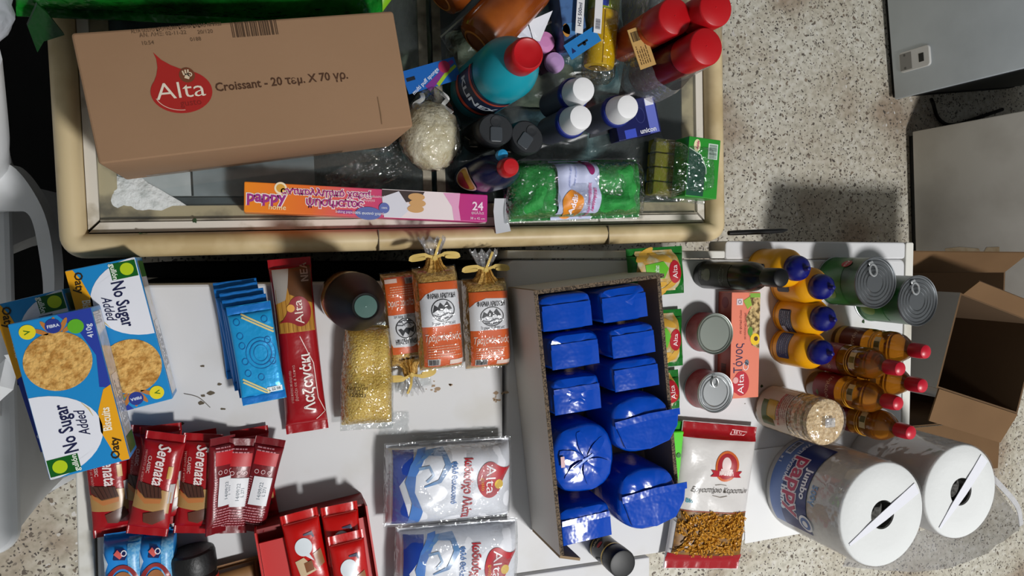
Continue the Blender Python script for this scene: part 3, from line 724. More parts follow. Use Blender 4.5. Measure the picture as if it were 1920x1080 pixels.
for s_ in (0, 1):
    c0 = P(790+s_*38, 175, ZG+0.04)-Vector((cxy.x, cxy.y, ZG)); c1 = P(776+s_*55, 198, ZG+0.04)-Vector((cxy.x, cxy.y, ZG))
    ob('cord', ribbon(smooth_path([c0, (c0+c1)/2+Vector((0.006, 0, 0.006)), c1, c1+Vector((0.01, -0.012, 0.012))]), 0.006, 0.002), ink('#e6e6e4'), t)

# ---------------------------------------------- bottles
def upright(name, label, cat, px, py, h, z0, rz=0, group=None):
    """stands a thing on z0 where its top (height h) shows at a pixel"""
    p = P(px, py, z0+h); return thing(name, label, cat, (p.x, p.y, z0), rz, group)
CAMA = lambda o: math.atan2(-o.location.y, -o.location.x)-o.rotation_euler[2]      # side that faces the camera
red_cap = mat('red_cap', '#b40f18', 0.38)
# teal bleach bottle
t = upright('bleach_bottle', 'teal cleaner bottle with a red screw cap standing on glass', 'bottle', 990, 100, 0.232, ZG)
teal = mat('teal_plastic', '#0e8fa0', 0.32)
ob('body', lathe([(0.034, 0), (0.040, 0.004), (0.0415, 0.012), (0.0415, 0.150), (0.041, 0.158), (0.0375, 0.172), (0.030, 0.186), (0.021, 0.196), (0.017, 0.200), (0.017, 0.205)], 40), teal, t)
ob('cap', lathe([(0.0205, 0.2), (0.0215, 0.203), (0.0212, 0.226), (0.0200, 0.231), (0.018, 0.2325), (0.0165, 0.2315), (0.006, 0.2315)], 40), red_cap, t)
lm = cyl(0.0417, CAMA(t)+0.15, 0.0)
lb_ = put('label', D().rect(-0.045, 0.04, 0.045, 0.128), ink('#13233f'), t, lm, 0.0004, (0.003, None))
put('label_band', D().rect(-0.045, 0.112, 0.045, 0.120).rect(-0.045, 0.046, 0.045, 0.056), ink('#b5452f'), lb_, lm, 0.0008, (0.003, None))['kind'] = 'stuff'
put('lettering', D().txt('KLINEX', 0.024, 0, 0.084, bold=0.03, fit=0.075), ink('#c9d3dd'), lb_, lm, 0.0008, 0.003)
# roll-on deodorants
def deo(px, py, label):
    t = upright('deodorant_bottle', label, 'bottle', px, py, 0.124, ZG, 0, 'grey deodorant bottles with white caps')
    ob('body', lathe([(0.018, 0), (0.0215, 0.003), (0.0215, 0.078), (0.0222, 0.082)], 32), mat('slate_grey_plastic', '#4a4e5c', 0.38), t)
    ob('collar', lathe([(0.0236, 0.081), (0.0240, 0.083), (0.0240, 0.088), (0.0225, 0.091), (0.019, 0.0915)], 32), mat('navy_collar', '#1d2a78', 0.35), t)
    ob('cap', lathe([(0.0205, 0.0905), (0.0208, 0.096), (0.0180, 0.119), (0.0165, 0.1228), (0.012, 0.124), (0.004, 0.1242)], 32), mat('white_cap', '#e9e9ea', 0.4), t)
    return t
deo(1095, 167, 'grey bottle with white cap standing behind its two capped neighbours')
deo(1090, 220, 'grey bottle with white cap next to the black flip caps')
deo(1178, 200, 'grey bottle with white cap next to the dark blue carton')
# black shower gels with flip caps
def shower(px, py, h, label, rz):
    t = upright('shower_gel_bottle', label, 'bottle', px, py, h, ZG, rz, 'black shower gel bottles')
    blk = mat('black_bottle', '#101113', 0.28); cap = mat('black_flip_cap', '#26282b', 0.4)
    R_ = lambda a, z, e=1.0: [(x*1.0, y*0.86*e, z) for x, y, z in circ(a, z, 36)]
    ob('body', loft([R_(0.022, 0), R_(0.027, 0.004), R_(0.0275, 0.02), R_(0.0275, h-0.028), R_(0.026, h-0.024)]), blk, t)
    ob('cap', loft([R_(0.0262, h-0.0235), R_(0.0268, h-0.018), R_(0.0262, h-0.003), R_(0.024, h), R_(0.012, h)]), cap, t)
    ob('flip_lid', rslab(-0.009, -0.017, 0.009, 0.004, h-0.001, h+0.0022, 0.003, 0.001), mat('grey_flip_lid', '#3d4247', 0.35), t)
    ob('thumb_dent', lathe([(0.0085, h-0.0005), (0.008, h+0.0012), (0.004, h+0.0008)], 24, cy=0.011), cap, t)
    lm = cyl(0.0277, CAMA(t), 0)
    put('label_mark', D().line([(-0.012, 0.03), (-0.003, 0.05), (0.006, 0.034), (0.012, 0.058)], 0.0025), ink('#9a9388'), t, lambda u, v: ((lambda q: (Vector((q[0].x, q[0].y*0.87, q[0].z)), q[1]))(lm(u, v))), 0.0006, 0.003)
    return t
shower(930, 243, 0.093, 'black flip cap bottle standing against the cream bath puff', 0.0)
shower(989, 257, 0.085, 'black flip cap bottle standing against a grey white capped bottle', -0.6)
# navy cleaner bottle with a red tip
t = upright('cleaner_bottle', 'navy cleaner bottle with small red cap beside the green cloths', 'bottle', 958, 312, 0.168, ZG)
navy = mat('navy_plastic', '#10173a', 0.25)
ob('body', loft([[(x, y*0.7, z) for x, y, z in circ(r, z, 36)] for r, z in ((0.028, 0), (0.034, 0.005), (0.035, 0.02), (0.035, 0.095), (0.031, 0.115), (0.022, 0.132), (0.014, 0.142), (0.012, 0.148))]), navy, t)
ob('cap', lathe([(0.0125, 0.147), (0.0135, 0.149), (0.0125, 0.164), (0.010, 0.168), (0.003, 0.1685)], 28), red_cap, t)
ob('nozzle_clip', lathe([(0.0075, 0.143), (0.007, 0.153), (0.003, 0.155)], 20, cy=0.017, cx=-0.006), mat('sky_blue_plastic', '#2a93c8', 0.35), t)
sq = lambda f: (lambda u, v: (lambda q: (Vector((q[0].x, q[0].y*0.7, q[0].z)), q[1]))(f(u, v)))
lm = sq(cyl(0.0352, CAMA(t), 0))
lb_ = put('label', D().ell(0, 0.058, 0.024, 0.034), ink('#b98f2b'), t, lm, 0.0008, 0.004)
put('label_rim', D().arc(0, 0.058, 0.024, 0.034, 0.003), ink('#c9b7a8'), lb_, lm, 0.0013, 0.004)
put('label_field', D().ell(0, 0.047, 0.018, 0.018), ink('#8a1f2a'), lb_, lm, 0.0012, 0.004)
# dark blue carton with grey strip
cz = ZG+0.03
t, W, L = on_quad('soap_carton', 'small dark blue carton with periwinkle edge beside a grey capped bottle', 'carton', ((1148, 196), (1226, 176), (1240, 246), (1160, 266)), cz, ZG)
ob('body', rslab(-W/2, -L/2, W/2, L/2, 0, 0.03, 0.0015, 0.001), mat('dark_blue_board', '#141a54', 0.35), t)
mp = top(0.03)
put('side_print', D().rect(W*0.24, -L*0.48, W*0.46, L*0.42), ink('#6470c4'), t, mp, 0.0004)
put('corner_print', D().rect(-W*0.34, -L*0.49, -W*0.08, -L*0.26), ink('#3a4fc0'), t, mp, 0.0004)
put('white_print', D().rect(W*0.25, L*0.26, W*0.44, L*0.46).txt('unicon', 0.011, W*0.2, -L*0.38, bold=0.02), ink('#e2e4ee'), t, mp, 0.0008)['kind'] = 'stuff'
put('loop_print', D().arc(W*0.08, L*0.05, 0.008, 0.012, 0.0012), ink('#2d3470'), t, mp, 0.0004)
st = ob('grey_strip', prism([(-0.045, -0.012), (0.038, -0.002), (0.040, 0.012), (-0.040, 0.004)], 0, 0.003), mat('dark_grey_card', '#33363a', 0.5))
q = P(1160, 235, ZG); st.location = (q.x-0.01, q.y-0.005, ZG); st.rotation_euler = (0, 0, 0.15)
tag(st, 'dark grey card strip lying under the dark blue carton', 'card')
# ---------------------------------------------- pack of green cloths
gz = ZG+0.055
t, W, L = on_quad('cleaning_cloth_pack', 'bright green cleaning cloths in clear film with a lilac paper band', 'cloth pack', ((960, 305), (1212, 288), (1216, 408), (962, 412)), gz, ZG)
bm, mp = pillow(W*0.98, L, 0.066, 0.004, 40, 30, 0.010, 5, p=4, q=5, waist=0, freq=40)
ob('cloths', bm, mat('green_cloth', '#2f9a44', 0.7, nz=(40, 0.35, 0.6), col2='#1f7f34', bump=(160, 0.6, 0.003)), t)
bm, mf = pillow(W*1.04, L*1.05, 0.068, 0.006, 36, 24, 0.006, 9, p=4, q=5, waist=0, freq=40)
ob('film_bag', bm, clear_s, t)
bd = put('paper_band', D().rect(-W*0.20, -L*0.5, W*0.105, L*0.48), mat('lilac_paper', '#b9bfdc', 0.5), t, lambda u, v: (Vector((mp(u, v)[0].x, v, max(mp(u, v)[0].z, 0.02)+0.0025)), Vector((0, 0, 1))), 0.003, 0.006)
bp_ = lambda u, v: (Vector((mp(u, v)[0].x, v, max(mp(u, v)[0].z, 0.02)+0.0025)), Vector((0, 0, 1)))
put('feather_print', D().ell(W*0.03, L*0.34, 0.007, 0.013).line([(W*0.03, L*0.34), (-W*0.06, L*0.46)], 0.002), ink('#8c2060'), bd, bp_, 0.0040, 0.006)
put('brand_disc', D().ell(-W*0.10, -L*0.26, 0.017, 0.021), ink('#e08a22'), bd, bp_, 0.0040, 0.006)
put('brand_lettering', D().txt('Addis', 0.013, -W*0.10, -L*0.26, rot=80, bold=0.03), ink('#f4e9ef'), bd, bp_, 0.0048, 0.004)
put('title', D().txt('Πανάκια Σφουγγαρίσματος', 0.007, W*0.02, -L*0.2, rot=88, bold=0.02, fit=0.05).txt('Απορροφητικά', 0.007, W*0.055, -L*0.2, rot=88, bold=0.02, fit=0.035), ink('#c23a80'), bd, bp_, 0.0046, 0.004)
put('small_print', D().txt('καθαρίζει όλες τις επιφάνειες', 0.004, -W*0.12, L*0.2, rot=88, fit=0.036).txt('super absorbent', 0.004, -W*0.08, L*0.2, rot=88, fit=0.03), ink('#5b6fb5'), bd, bp_, 0.0046, 0.004)
# ---------------------------------------------- sponge pack in film at the right
sz = ZG+0.07
t, W, L = on_quad('sponge_pack', 'green scouring sponge box in film standing by the freezer corner', 'sponge pack', ((1293, 256), (1351, 262), (1344, 375), (1284, 366)), sz, ZG)
ob('box', rslab(-W/2, -L/2, W/2, L/2, 0.028, 0.07, 0.0015, 0.001), mat('green_board', '#2c8f2f', 0.3), t)
for k in range(4): ob('sponge', rslab(-W/2-0.034, -L/2+0.003+k*L*0.245, W*0.30, -L/2+0.003+(k+0.93)*L*0.245, 0.001, 0.0275, 0.003, 0.002), mat('yellow_green_sponge', '#7d7a20', 0.85, bump=(300, 0.5, 0.002)), t)
mp = top(0.07)
put('dark_print', D().poly([(-W*0.48, -L*0.48), (W*0.05, -L*0.48), (W*0.08, 0), (-W*0.1, L*0.2), (-W*0.48, L*0.30)]), ink('#0e4a34'), t, mp, 0.0004)
put('curve_print', D().line([(-W*0.48, L*0.31), (-W*0.1, L*0.21), (W*0.09, L*0.0), (W*0.10, -L*0.1)], 0.0016), ink('#cfe0d2'), t, mp, 0.0006)
put('brand_mark', D().ell(-W*0.24, L*0.36, 0.006, 0.010), ink('#e6e0b0'), t, mp, 0.0006)
put('brand_lettering', D().txt('Addis', 0.006, -W*0.22, L*0.37, rot=85, bold=0.03), ink('#b8306a'), t, mp, 0.0009)
put('barcode_field', D().rect(W*0.12, L*0.16, W*0.42, L*0.42), ink('#cfe2d3'), t, mp, 0.0006)
put('barcode', D().bars(-L*0.12, -W*0.12, L*0.12, W*0.12, 5).xf(W*0.27, L*0.29, 90), ink('#556b60'), t, mp, 0.0009)
bm, _ = pillow(W*1.75, L*1.05, 0.074, 0.006, 24, 20, 0.004, 14, p=6, q=8, waist=0, freq=40)
o = ob('film_bag', bm, clear_s, t); o.location = (-W*0.3, -0.003, 0)
# ---------------------------------------------- amber soap bottles at the back edge
amber = mat('amber_liquid', '#a2551c', 0.18, nz=(14, 0.35, 0.65), col2='#6e2f10', coat=0.4)
for k, (a, b_, lab) in enumerate((((850, 95), (1000, -60), 'large amber soap bottle lying behind the teal bottle'), ((820, 20), (900, -90), 'large amber soap bottle lying against the glass lid frame'))):
    A, B = P(893 if k == 0 else 828, 80 if k == 0 else -2, ZG+0.045), P(1018 if k == 0 else 953, -53 if k == 0 else -135, ZG+0.045)
    t = thing('soap_bottle', lab, 'bottle', (A.x, A.y, ZG+0.0062), math.atan2(B.y-A.y, B.x-A.x), 'amber soap bottles')
    R_ = 0.037 if k == 0 else 0.031
    prof = [(R_*0.55, 0.0), (R_*0.86, 0.003), (R_, 0.012), (R_, 0.12), (R_*0.9, 0.14), (R_*0.5, 0.17), (R_*0.35, 0.18)]
    bm = bmesh.new(); loft([[(z, r*math.cos(2*PI*i/36), R_+0.001+r*math.sin(2*PI*i/36)) for i in range(36)] for r, z in prof], bm=bm)
    ob('body', bm, amber, t)
    bm = bmesh.new(); loft([[(z, r*math.cos(2*PI*i/28), R_+0.001+r*math.sin(2*PI*i/28)) for i in range(28)] for r, z in ((R_*0.4, 0.181), (R_*0.42, 0.2), (R_*0.3, 0.203))], bm=bm)
    ob('cap', bm, mat('pale_cap', '#d8d3c8', 0.4), t)
    ob('base_ring', (lambda bm: loft([[(z, r*math.cos(2*PI*i/36), R_+0.001+r*math.sin(2*PI*i/36)) for i in range(36)] for r, z in ((R_*0.50, -0.001), (R_*0.55, -0.0015), (R_*0.6, 0.0)) ], False, False, bm))(bmesh.new()), mat('amber_edge', '#c17a34', 0.25), t)
# clear tray corner that holds the bottles
tr = ob('clear_tray', panel([P(826, 70, ZG+0.004), P(985, -70, ZG+0.004), P(1060, 30, ZG+0.004), P(862, 126, ZG+0.004)], 0.001), clear, None, False)
tag(tr, 'clear stiff plastic sheet under the amber soap bottles', 'plastic sheet')
ob('tray_edge', tube([P(826, 70, ZG+0.006), P(905, 0, ZG+0.006), P(985, -70, ZG+0.006)], 0.0016, 8), ink('#cfd2cc', 0.2), tr)
ob('tray_edge', tube([P(862, 126, ZG+0.006), P(920, 92, ZG+0.006), P(1060, 30, ZG+0.006)], 0.0016, 8), ink('#cfd2cc', 0.2), tr)
# ---------------------------------------------- hanging cards and rolls
t, W, L = on_quad('hanging_card_pack', 'dark pack with blue hang tab and two white label strips', 'pack', ((1054, -40), (1098, -40), (1100, 84), (1056, 98)), ZG+0.05, ZG)
ob('pack', rslab(-W/2, -L/2, W/2, L/2, 0, 0.045, 0.003, 0.002), mat('dark_navy_print', '#1b2140', 0.3, nz=(30, 0.4, 0.6), col2='#4c6fa0'), t)
mp = top(0.045)
tb, _, W2, L2 = None, None, 0, 0
c, a, W2, L2 = quad((1052, 80), (1114, 57), (1132, 79), (1072, 106), ZG+0.052)
pc = t.location; a0 = t.rotation_euler[2]
dx, dy = c.x-pc.x, c.y-pc.y
tb = ob('hang_tab', bx(-W2/2, -L2/2, 0, W2/2, L2/2, 0.001), mat('azure_card', '#2a7cc0', 0.35), t, False)
tb.location = (dx*math.cos(-a0)-dy*math.sin(-a0), dx*math.sin(-a0)+dy*math.cos(-a0), 0.0505); tb.rotation_euler = (0, 0, a-a0)
put('slot', D().rect(-0.010, -0.0015, 0.010, 0.0015).ell(0.002, -0.002, 0.003), ink('#101418'), tb, top(0.001), 0.0002)['kind'] = 'stuff'
put('mark', D().poly([(-0.024, -0.005), (-0.016, -0.005), (-0.020, 0.003)]), ink('#16245a'), tb, top(0.001), 0.0002)
for k, (xa, xb) in enumerate(((1078, 1097), (1112, 1131))):
    p0 = P(xa+8, 62, ZG+0.055); p1 = P(xa+14, -40, ZG+0.055)
    dd = [Vector(((p.x-pc.x)*math.cos(-a0)-(p.y-pc.y)*math.sin(-a0), (p.x-pc.x)*math.sin(-a0)+(p.y-pc.y)*math.cos(-a0), 0.054+0.0006*k)) for p in (p0, p1)]
    lb_ = ob('label_strip', ribbon([dd[0], (dd[0]+dd[1])/2, dd[1]], 0.0125, 0.0006), ink('#e4e4e6'), t, False)
    ax = (dd[1]-dd[0]).normalized(); ay = Vector((0, 0, 1)).cross(ax)
    put('label_print', D().bars(0.006, -0.004, 0.022, 0.004, 3+k) if k else D().txt('H2S 500ml', 0.008, 0.028, 0, bold=0.02), ink('#3b3f55'), lb_, flat(dd[0]+Vector((0, 0, 0.0003)), ax, ay), 0.0003)
put('lettering', D().txt('HIX', 0.010, W*0.2, -L*0.30, bold=0.02), ink('#cfd6e4'), t, mp, 0.0008)
put('picture', D().ell(-W*0.12, -L*0.2, 0.016, 0.009), ink('#4a7fb4'), t, mp, 0.0006); put('picture', D().ell(-W*0.36, -L*0.22, 0.006, 0.010), ink('#c58a3a'), t, mp, 0.0006)
# white leaflet beside the teal bottle
lf = ob('leaflet', panel([P(1000, 75, ZG+0.03), P(1012, 78, ZG+0.03), P(1036, 20, ZG+0.042), P(990, 40, ZG+0.04)], 0.0008), ink('#dcdee6'), None, False)
tag(lf, 'folded white leaflet wedged beside the teal bottle cap', 'leaflet')
ob('second_leaf', panel([P(965, 72, ZG+0.024), P(1000, 76, ZG+0.026), P(988, 42, ZG+0.038), P(972, 55, ZG+0.034)], 0.0008), ink('#ccd0dd'), lf, False)
# pink oval pack
t = upright('pink_sponge_pack', 'small pack with pink and lilac ovals beside the teal bottle', 'pack', 1028, 98, 0.02, ZG, 0.5)
ob('card', rslab(-0.022, -0.026, 0.022, 0.026, 0, 0.012, 0.003, 0.002), mat('plum_card', '#3b1730', 0.4), t)
for k, (yy, c_) in enumerate(((0.016, '#d58ac0'), (-0.018, '#b892c4'))):
    ob('oval', lathe([(0.016, 0.0122), (0.0155, 0.018), (0.008, 0.0195)], 28, cx=0.004, cy=yy), mat('oval%d' % k, c_, 0.5), t)
# yellow roll in film
A, B = P(1124, 126, ZG+0.03), P(1138, -40, ZG+0.03)
t = thing('rubbish_bag_roll', 'bright yellow bag roll in clear film behind white caps', 'roll', (A.x, A.y, ZG), math.atan2(B.y-A.y, B.x-A.x))
ln = (B-A).length; RR = 0.0245
def xr(bm, prof, n=32, zc=RR+0.002, k=0.9):
    return loft([[(z, r*math.cos(2*PI*i/n), zc+k*r*math.sin(2*PI*i/n)) for i in range(n)] for r, z in prof], bm=bm)
ob('roll', xr(bmesh.new(), [(RR*0.6, 0), (RR*0.95, 0.001), (RR, 0.006), (RR, ln*0.62)]), mat('yellow_film', '#e2b40e', 0.28), t)
ob('roll_seam', ribbon([(0.002, 0.004, 2*RR-0.0005), (ln*0.6, 0.006, 2*RR-0.0005)], 0.0012, 0.0008), ink('#a87f08'), t)
ob('roll_core', xr(bmesh.new(), [(RR*0.58, -0.0015), (RR*0.5, -0.001), (RR*0.3, 0.0)]), ink('#8d6c08'), t)
ob('paper_sleeve', xr(bmesh.new(), [(RR*1.02, ln*0.63), (RR*1.02, ln)]), mat('lime_sleeve', '#b8c81c', 0.3), t)
put('sleeve_print', D().rect(-0.008, -0.006, 0.008, 0.006), ink('#2a3f94'), t, flat((ln*0.70, 0.008, 2*RR), (1, 0, 0), (0, 1, 0)), 0.0008)
ob('film_wrap', xr(bmesh.new(), [(RR*0.8, -0.022), (RR*1.1, -0.012), (RR*1.12, 0.004), (RR*1.09, ln*0.62), (RR*1.12, ln)]), clear_s, t)
# ---------------------------------------------- red capped spray cans, shrink wrapped
def redcan(px, py, h, label, body):
    t = upright('spray_can', label, 'spray can', px, py, h, ZG, 0, 'red capped cans')
    ob('can', lathe([(0.023, 0), (0.026, 0.002), (0.0265, 0.006), (0.0265, h-0.06), (0.0245, h-0.053)], 36), body, t)
    ob('cap', lathe([(0.0262, h-0.0525), (0.0266, h-0.05), (0.0266, h-0.003), (0.0255, h-0.0008), (0.0245, h), (0.001, h)], 40), red_cap, t)
    ob('cap_nub', lathe([(0.0012, h), (0.0008, h+0.0008), (0.0002, h+0.001)], 10), red_cap, t)
    return t
redcan(1325, 87, 0.185, 'dark red can with red cap next to the freezer corner', mat('dark_red_can', '#5a0f18', 0.25))
redcan(1343, 14, 0.188, 'dark red can with red cap standing over the freezer edge', _mats['dark_red_can'])
oc = redcan(1266, 30, 0.160, 'orange can with red cap beside a beige barcode label', mat('orange_can', '#a8431c', 0.25))
c, a, W, L = quad((1180, 58), (1208, 44), (1226, 120), (1198, 134), ZG+0.096)
sl = ob('barcode_label', bx(-W/2, -L/2, -0.0006, W/2, L/2, 0.0006), mat('beige_label', '#bf9a5c', 0.5), None, False)
sl.location = (c.x, c.y, ZG+0.096); sl.rotation_euler = (0, 0, a); tag(sl, 'beige barcode label stuck on the shrink wrap of red cans', 'label')
put('barcode', D().bars(-W*0.4, L*0.18, W*0.4, L*0.42, 8), ink('#33261a'), sl, top(0.0006), 0.0003)
put('small_print', D().lines(-L*0.4, W*0.3, L*0.1, 5, W*0.14, W*0.06, 3).xf(0, 0, 90), ink('#5f4726'), sl, top(0.0006), 0.0003)['kind'] = 'stuff'
bm = bmesh.new()
prof = []
cpx = [(1172, 40), (1170, 120), (1186, 165), (1225, 190), (1268, 150), (1300, 132), (1310, 60), (1290, -20), (1196, -30)]
rings = []
for k, (z_, s_) in enumerate(((0.002, 1.06), (0.040, 1.05), (0.070, 1.02), (0.092, 0.97))):
    ps = [P(*q, ZG+0.02) for q in cpx]; ce = sum(ps, Vector())/len(ps); ps = smooth_path(ps+[ps[0]], 5)[:-1]
    rings.append([(ce.x+(p.x-ce.x)*s_*(1+0.02*noise.noise((p.x*60, p.y*60, k))), ce.y+(p.y-ce.y)*s_*(1+0.02*noise.noise((p.x*60, p.y*60, k+9))), ZG+z_+0.01*noise.noise((p.x*40, p.y*40, k))*min(k, 1)) for p in ps])
loft(rings, False, False, bm)
sw = ob('shrink_wrap', bm, film('milky_film', '#f2eef0', 0.06, 0.6, milk=0.12, bump=(70, 0.9, 0.01)), None, True, 180)
tag(sw, 'crumpled clear shrink wrap round the red capped cans', 'plastic wrap')
# ---------------------------------------------- bags along the top edge of the picture
gb = thing('green_sack', 'glossy dark green plastic sack lying behind the croissant box', 'sack', (P(390, -20, 0.95).x, P(390, -20, 0.95).y+0.046, 0.876), math.radians(3))
def SB(px, py, z): p = P(px, py, z); return p-Vector((gb.location.x, gb.location.y, 0))
bm, mps = pillow(0.43, 0.16, 0.11, 0.010, 40, 26, 0.014, 21, p=5, q=3, waist=0, freq=16)
gm = mat('dark_green_film', '#147a22', 0.22, nz=(9, 0.36, 0.58), col2='#06300f', bump=(26, 0.9, 0.02))
ob('sack', bm, gm, gb)
bm = bmesh.new()
tl_ = [SB(70, 20, 0.96), SB(100, 60, 0.93), SB(60, 70, 0.93), SB(47, 90, 0.92), SB(30, 40, 0.94), SB(50, 0, 0.96)]
ob('loose_corner', panel([(p.x+0.006, p.y+0.006, p.z-0.876) for p in tl_], 0.004), mat('deep_green_film', '#0a3a12', 0.3, bump=(26, 0.6, 0.02)), gb)
put('print_panel', D().ell(-0.05, -0.040, 0.075, 0.012), ink('#2f9a35'), gb, mps, 0.004, 0.006)
put('print_lettering', D().txt('ΣΑΚΟΙ  www.sakoi.com.gr', 0.008, -0.05, -0.046, bold=0.02), ink('#bfe0b8'), gb, mps, 0.006, 0.005)
bm, mpl = pillow(0.07, 0.12, 0.02, 0.006, 16, 20, 0.004, 31)
c = P(735, 0, ZG+0.012)
lg_ = thing('lime_pack', 'lime green printed pack showing behind the croissant box end', 'pack', (c.x-0.012, c.y+0.040, ZG+0.0008), math.radians(-38))
ob('pouch', bm, mat('lime_print', '#7fb51e', 0.35), lg_)
put('stripes', D().rect(-0.03, -0.05, -0.026, 0.05).rect(-0.018, -0.05, -0.014, 0.05).rect(-0.006, -0.05, -0.002, 0.05).rect(0.006, -0.05, 0.010, 0.05).rect(0.018, -0.05, 0.022, 0.05), ink('#5d8f14'), lg_, mpl, 0.0008, 0.006)['kind'] = 'stuff'
c = P(5, 50, 0.92)
bm = bmesh.new(); bmesh.ops.create_uvsphere(bm, u_segments=40, v_segments=24, radius=1)
for v in bm.verts:
    n_ = v.co.normalized(); k = 1+0.10*noise.noise(n_*3)+0.06*abs(noise.noise(n_*8))
    v.co = Vector((n_.x*0.075*k, n_.y*0.055*k, 0.046+n_.z*0.045*k))
wbg = thing('white_carrier_bag', 'crumpled white plastic bag hanging over the chair back', 'bag', (c.x-0.062, c.y+0.016, 0.885))
ob('bag_body', bm, mat('white_poly', '#b0b4bb', 0.45, bump=(25, 0.7, 0.01)), wbg)
ob('bag_handle', ribbon(smooth_path([(0.0, 0.03, 0.085), (0.03, 0.06, 0.10), (0.05, 0.03, 0.075)]), 0.02, 0.002), _mats['white_poly'], wbg)

# ================================================================== ON THE LEFT WHITE FREEZER
# ---------------------------------------------- oat biscuit boxes
def oat_box(label, q, z, zb, flip, W0=0.086):
    c, a, W, L = quad(*q, z)
    W, L = W0, 0.187
    h = z-zb
    t = thing('biscuit_box', label, 'biscuit box', (c.x, c.y, zb), a+(PI if flip else 0), 'blue oat biscuit boxes')
    ob('body', rslab(-W/2, -L/2, W/2, L/2, 0, h, 0.0015, 0.001), mat('sky_blue_board', '#1c87c8', 0.3), t)
    mp = top(h); X = lambda f: f*W; Y = lambda f: f*L
    put('navy_print', D().poly([(X(0.08), Y(0.5)), (X(0.5), Y(0.5)), (X(0.5), Y(-0.02)), (X(0.36), Y(0.0)), (X(0.42), Y(0.2)), (X(0.3), Y(0.36))]), ink('#2a3f9e', 0.3), t, mp, 0.0002)
    put('white_field', D().poly([(X(-0.49), Y(0.03))]+[(X(-0.5+0.78*math.sin(k*PI/20)), Y(-0.235+0.265*math.cos(k*PI/20))) for k in range(1, 21)]+[(X(-0.49), Y(-0.5))]), ink('#e4e6ee', 0.3), t, mp, 0.0004)
    put('yellow_band', D().poly([(X(0.5), Y(0.0)), (X(0.40), Y(-0.02)), (X(0.27), Y(-0.15)), (X(0.24), Y(-0.28)), (X(0.32), Y(-0.42)), (X(0.40), Y(-0.495)), (X(0.5), Y(-0.495))]), ink('#e8a51c', 0.3), t, mp, 0.0004)
    lg = put('brand_square', D().rect(X(-0.48), Y(-0.485), X(-0.10), Y(-0.375)), ink('#0e5a1c', 0.3), t, mp, 0.0007)
    put('brand_sun', D().ell(X(-0.34), Y(-0.432), 0.0078), ink('#b4cc1e', 0.3), lg, mp, 0.0009)
    put('brand_lettering', D().txt('gullón', 0.0085, X(-0.15), Y(-0.43), rot=90, bold=0.02), ink('#e8f0e2', 0.3), lg, mp, 0.0011)
    put('title', D().txt('No Sugar', 0.021, X(-0.15), Y(-0.21), rot=90, bold=0.018, fit=0.058).txt('Added', 0.016, X(0.055), Y(-0.20), rot=90, shear=0.35, bold=0.008, fit=0.032), ink('#1d2148', 0.3), t, mp, 0.0008)
    put('wheat_stroke', D().line([(X(0.10), Y(-0.07)), (X(0.17), Y(-0.12)), (X(0.20), Y(-0.17))], [0.0004, 0.0016, 0.0004]), ink('#cdb77a', 0.3), t, mp, 0.0008)
    put('flavour_word', D().txt('Oaty', 0.013, X(0.36), Y(-0.405), rot=82, bold=0.025), ink('#33240c', 0.3), t, mp, 0.0008)
    put('flavour_word', D().txt('Biscuits', 0.013, X(0.35), Y(-0.21), rot=84, bold=0.025, fit=0.028), ink('#f3ead2', 0.3), t, mp, 0.0008)
    bsc = mat('oat_biscuit', '#dcae62', 0.8, nz=(150, 0.36, 0.58), col2='#b07c34', bump=(190, 1.0, 0.003))
    put('biscuit_picture', D().ell(X(-0.04), Y(0.215), 0.0355, 0.0345, 40), bsc, t, mp, 0.0006)
    wh = ink('#b9783a', 0.3)
    for k in range(5):
        a_ = 0.4+k*0.55; put('wheat_ear', D().ell(0, 0, 0.009, 0.0026, 12).xf(X(0.06)+0.017*math.cos(a_)-0.004, Y(0.385)+0.012*math.sin(a_)*0.9, math.degrees(a_)), wh, t, mp, 0.0004+0.00005*k)
    put('badge', D().ell(X(-0.30), Y(0.43), 0.0085), ink('#e6d52a', 0.3), t, mp, 0.0008)
    put('badge', D().ell(X(0.01), Y(0.435), 0.0085), ink('#2a3a8c', 0.3), t, mp, 0.0008)
    put('badge', D().ell(X(0.27), Y(0.405), 0.0085), ink('#5fae2a', 0.3), t, mp, 0.0008)
    put('badge_print', D().txt('V', 0.009, X(-0.30), Y(0.43), rot=90, bold=0.02), ink('#4a7a1a', 0.3), t, mp, 0.001)
    put('badge_print', D().txt('FIBRA', 0.005, X(0.01), Y(0.435), rot=0, bold=0.02), ink('#dfe6f4', 0.3), t, mp, 0.001)
    put('weight_print', D().txt('410g', 0.0085, X(0.42), Y(0.36), rot=90, bold=0.02), ink('#d6def0', 0.3), t, mp, 0.0008)
    for s_ in (-1, 1):                            # clear window and print on the long sides
        sm_ = flat((s_*W/2, 0, 0), (0, s_, 0), (0, 0, 1))
        wn = put('side_window', D().rect(-L*0.47, 0.004, L*0.47, h-0.004), mat('side_film', '#c9c4b6', 0.15, nz=(70, 0.4, 0.6), col2='#d8d6dc'), t, sm_, 0.0003)
        put('side_print', D().rect(-L*0.3, 0.01, L*0.05, h-0.014), ink('#e7e7ea', 0.2), wn, sm_, 0.0006)
        put('side_lettering', D().lines(-L*0.28, h-0.024, L*0.03, 4, 0.008, 0.003, 4), ink('#6b6f7c', 0.3), wn, sm_, 0.0008)['kind'] = 'stuff'
        put('side_corner', D().rect(-s_*L*0.36 if s_ < 0 else -L*0.47, 0.006, -s_*L*0.47 if s_ < 0 else -L*0.36, h-0.008), ink('#3f6a34', 0.3), wn, sm_, 0.0007)
    return t
BZ2 = ZT+0.055
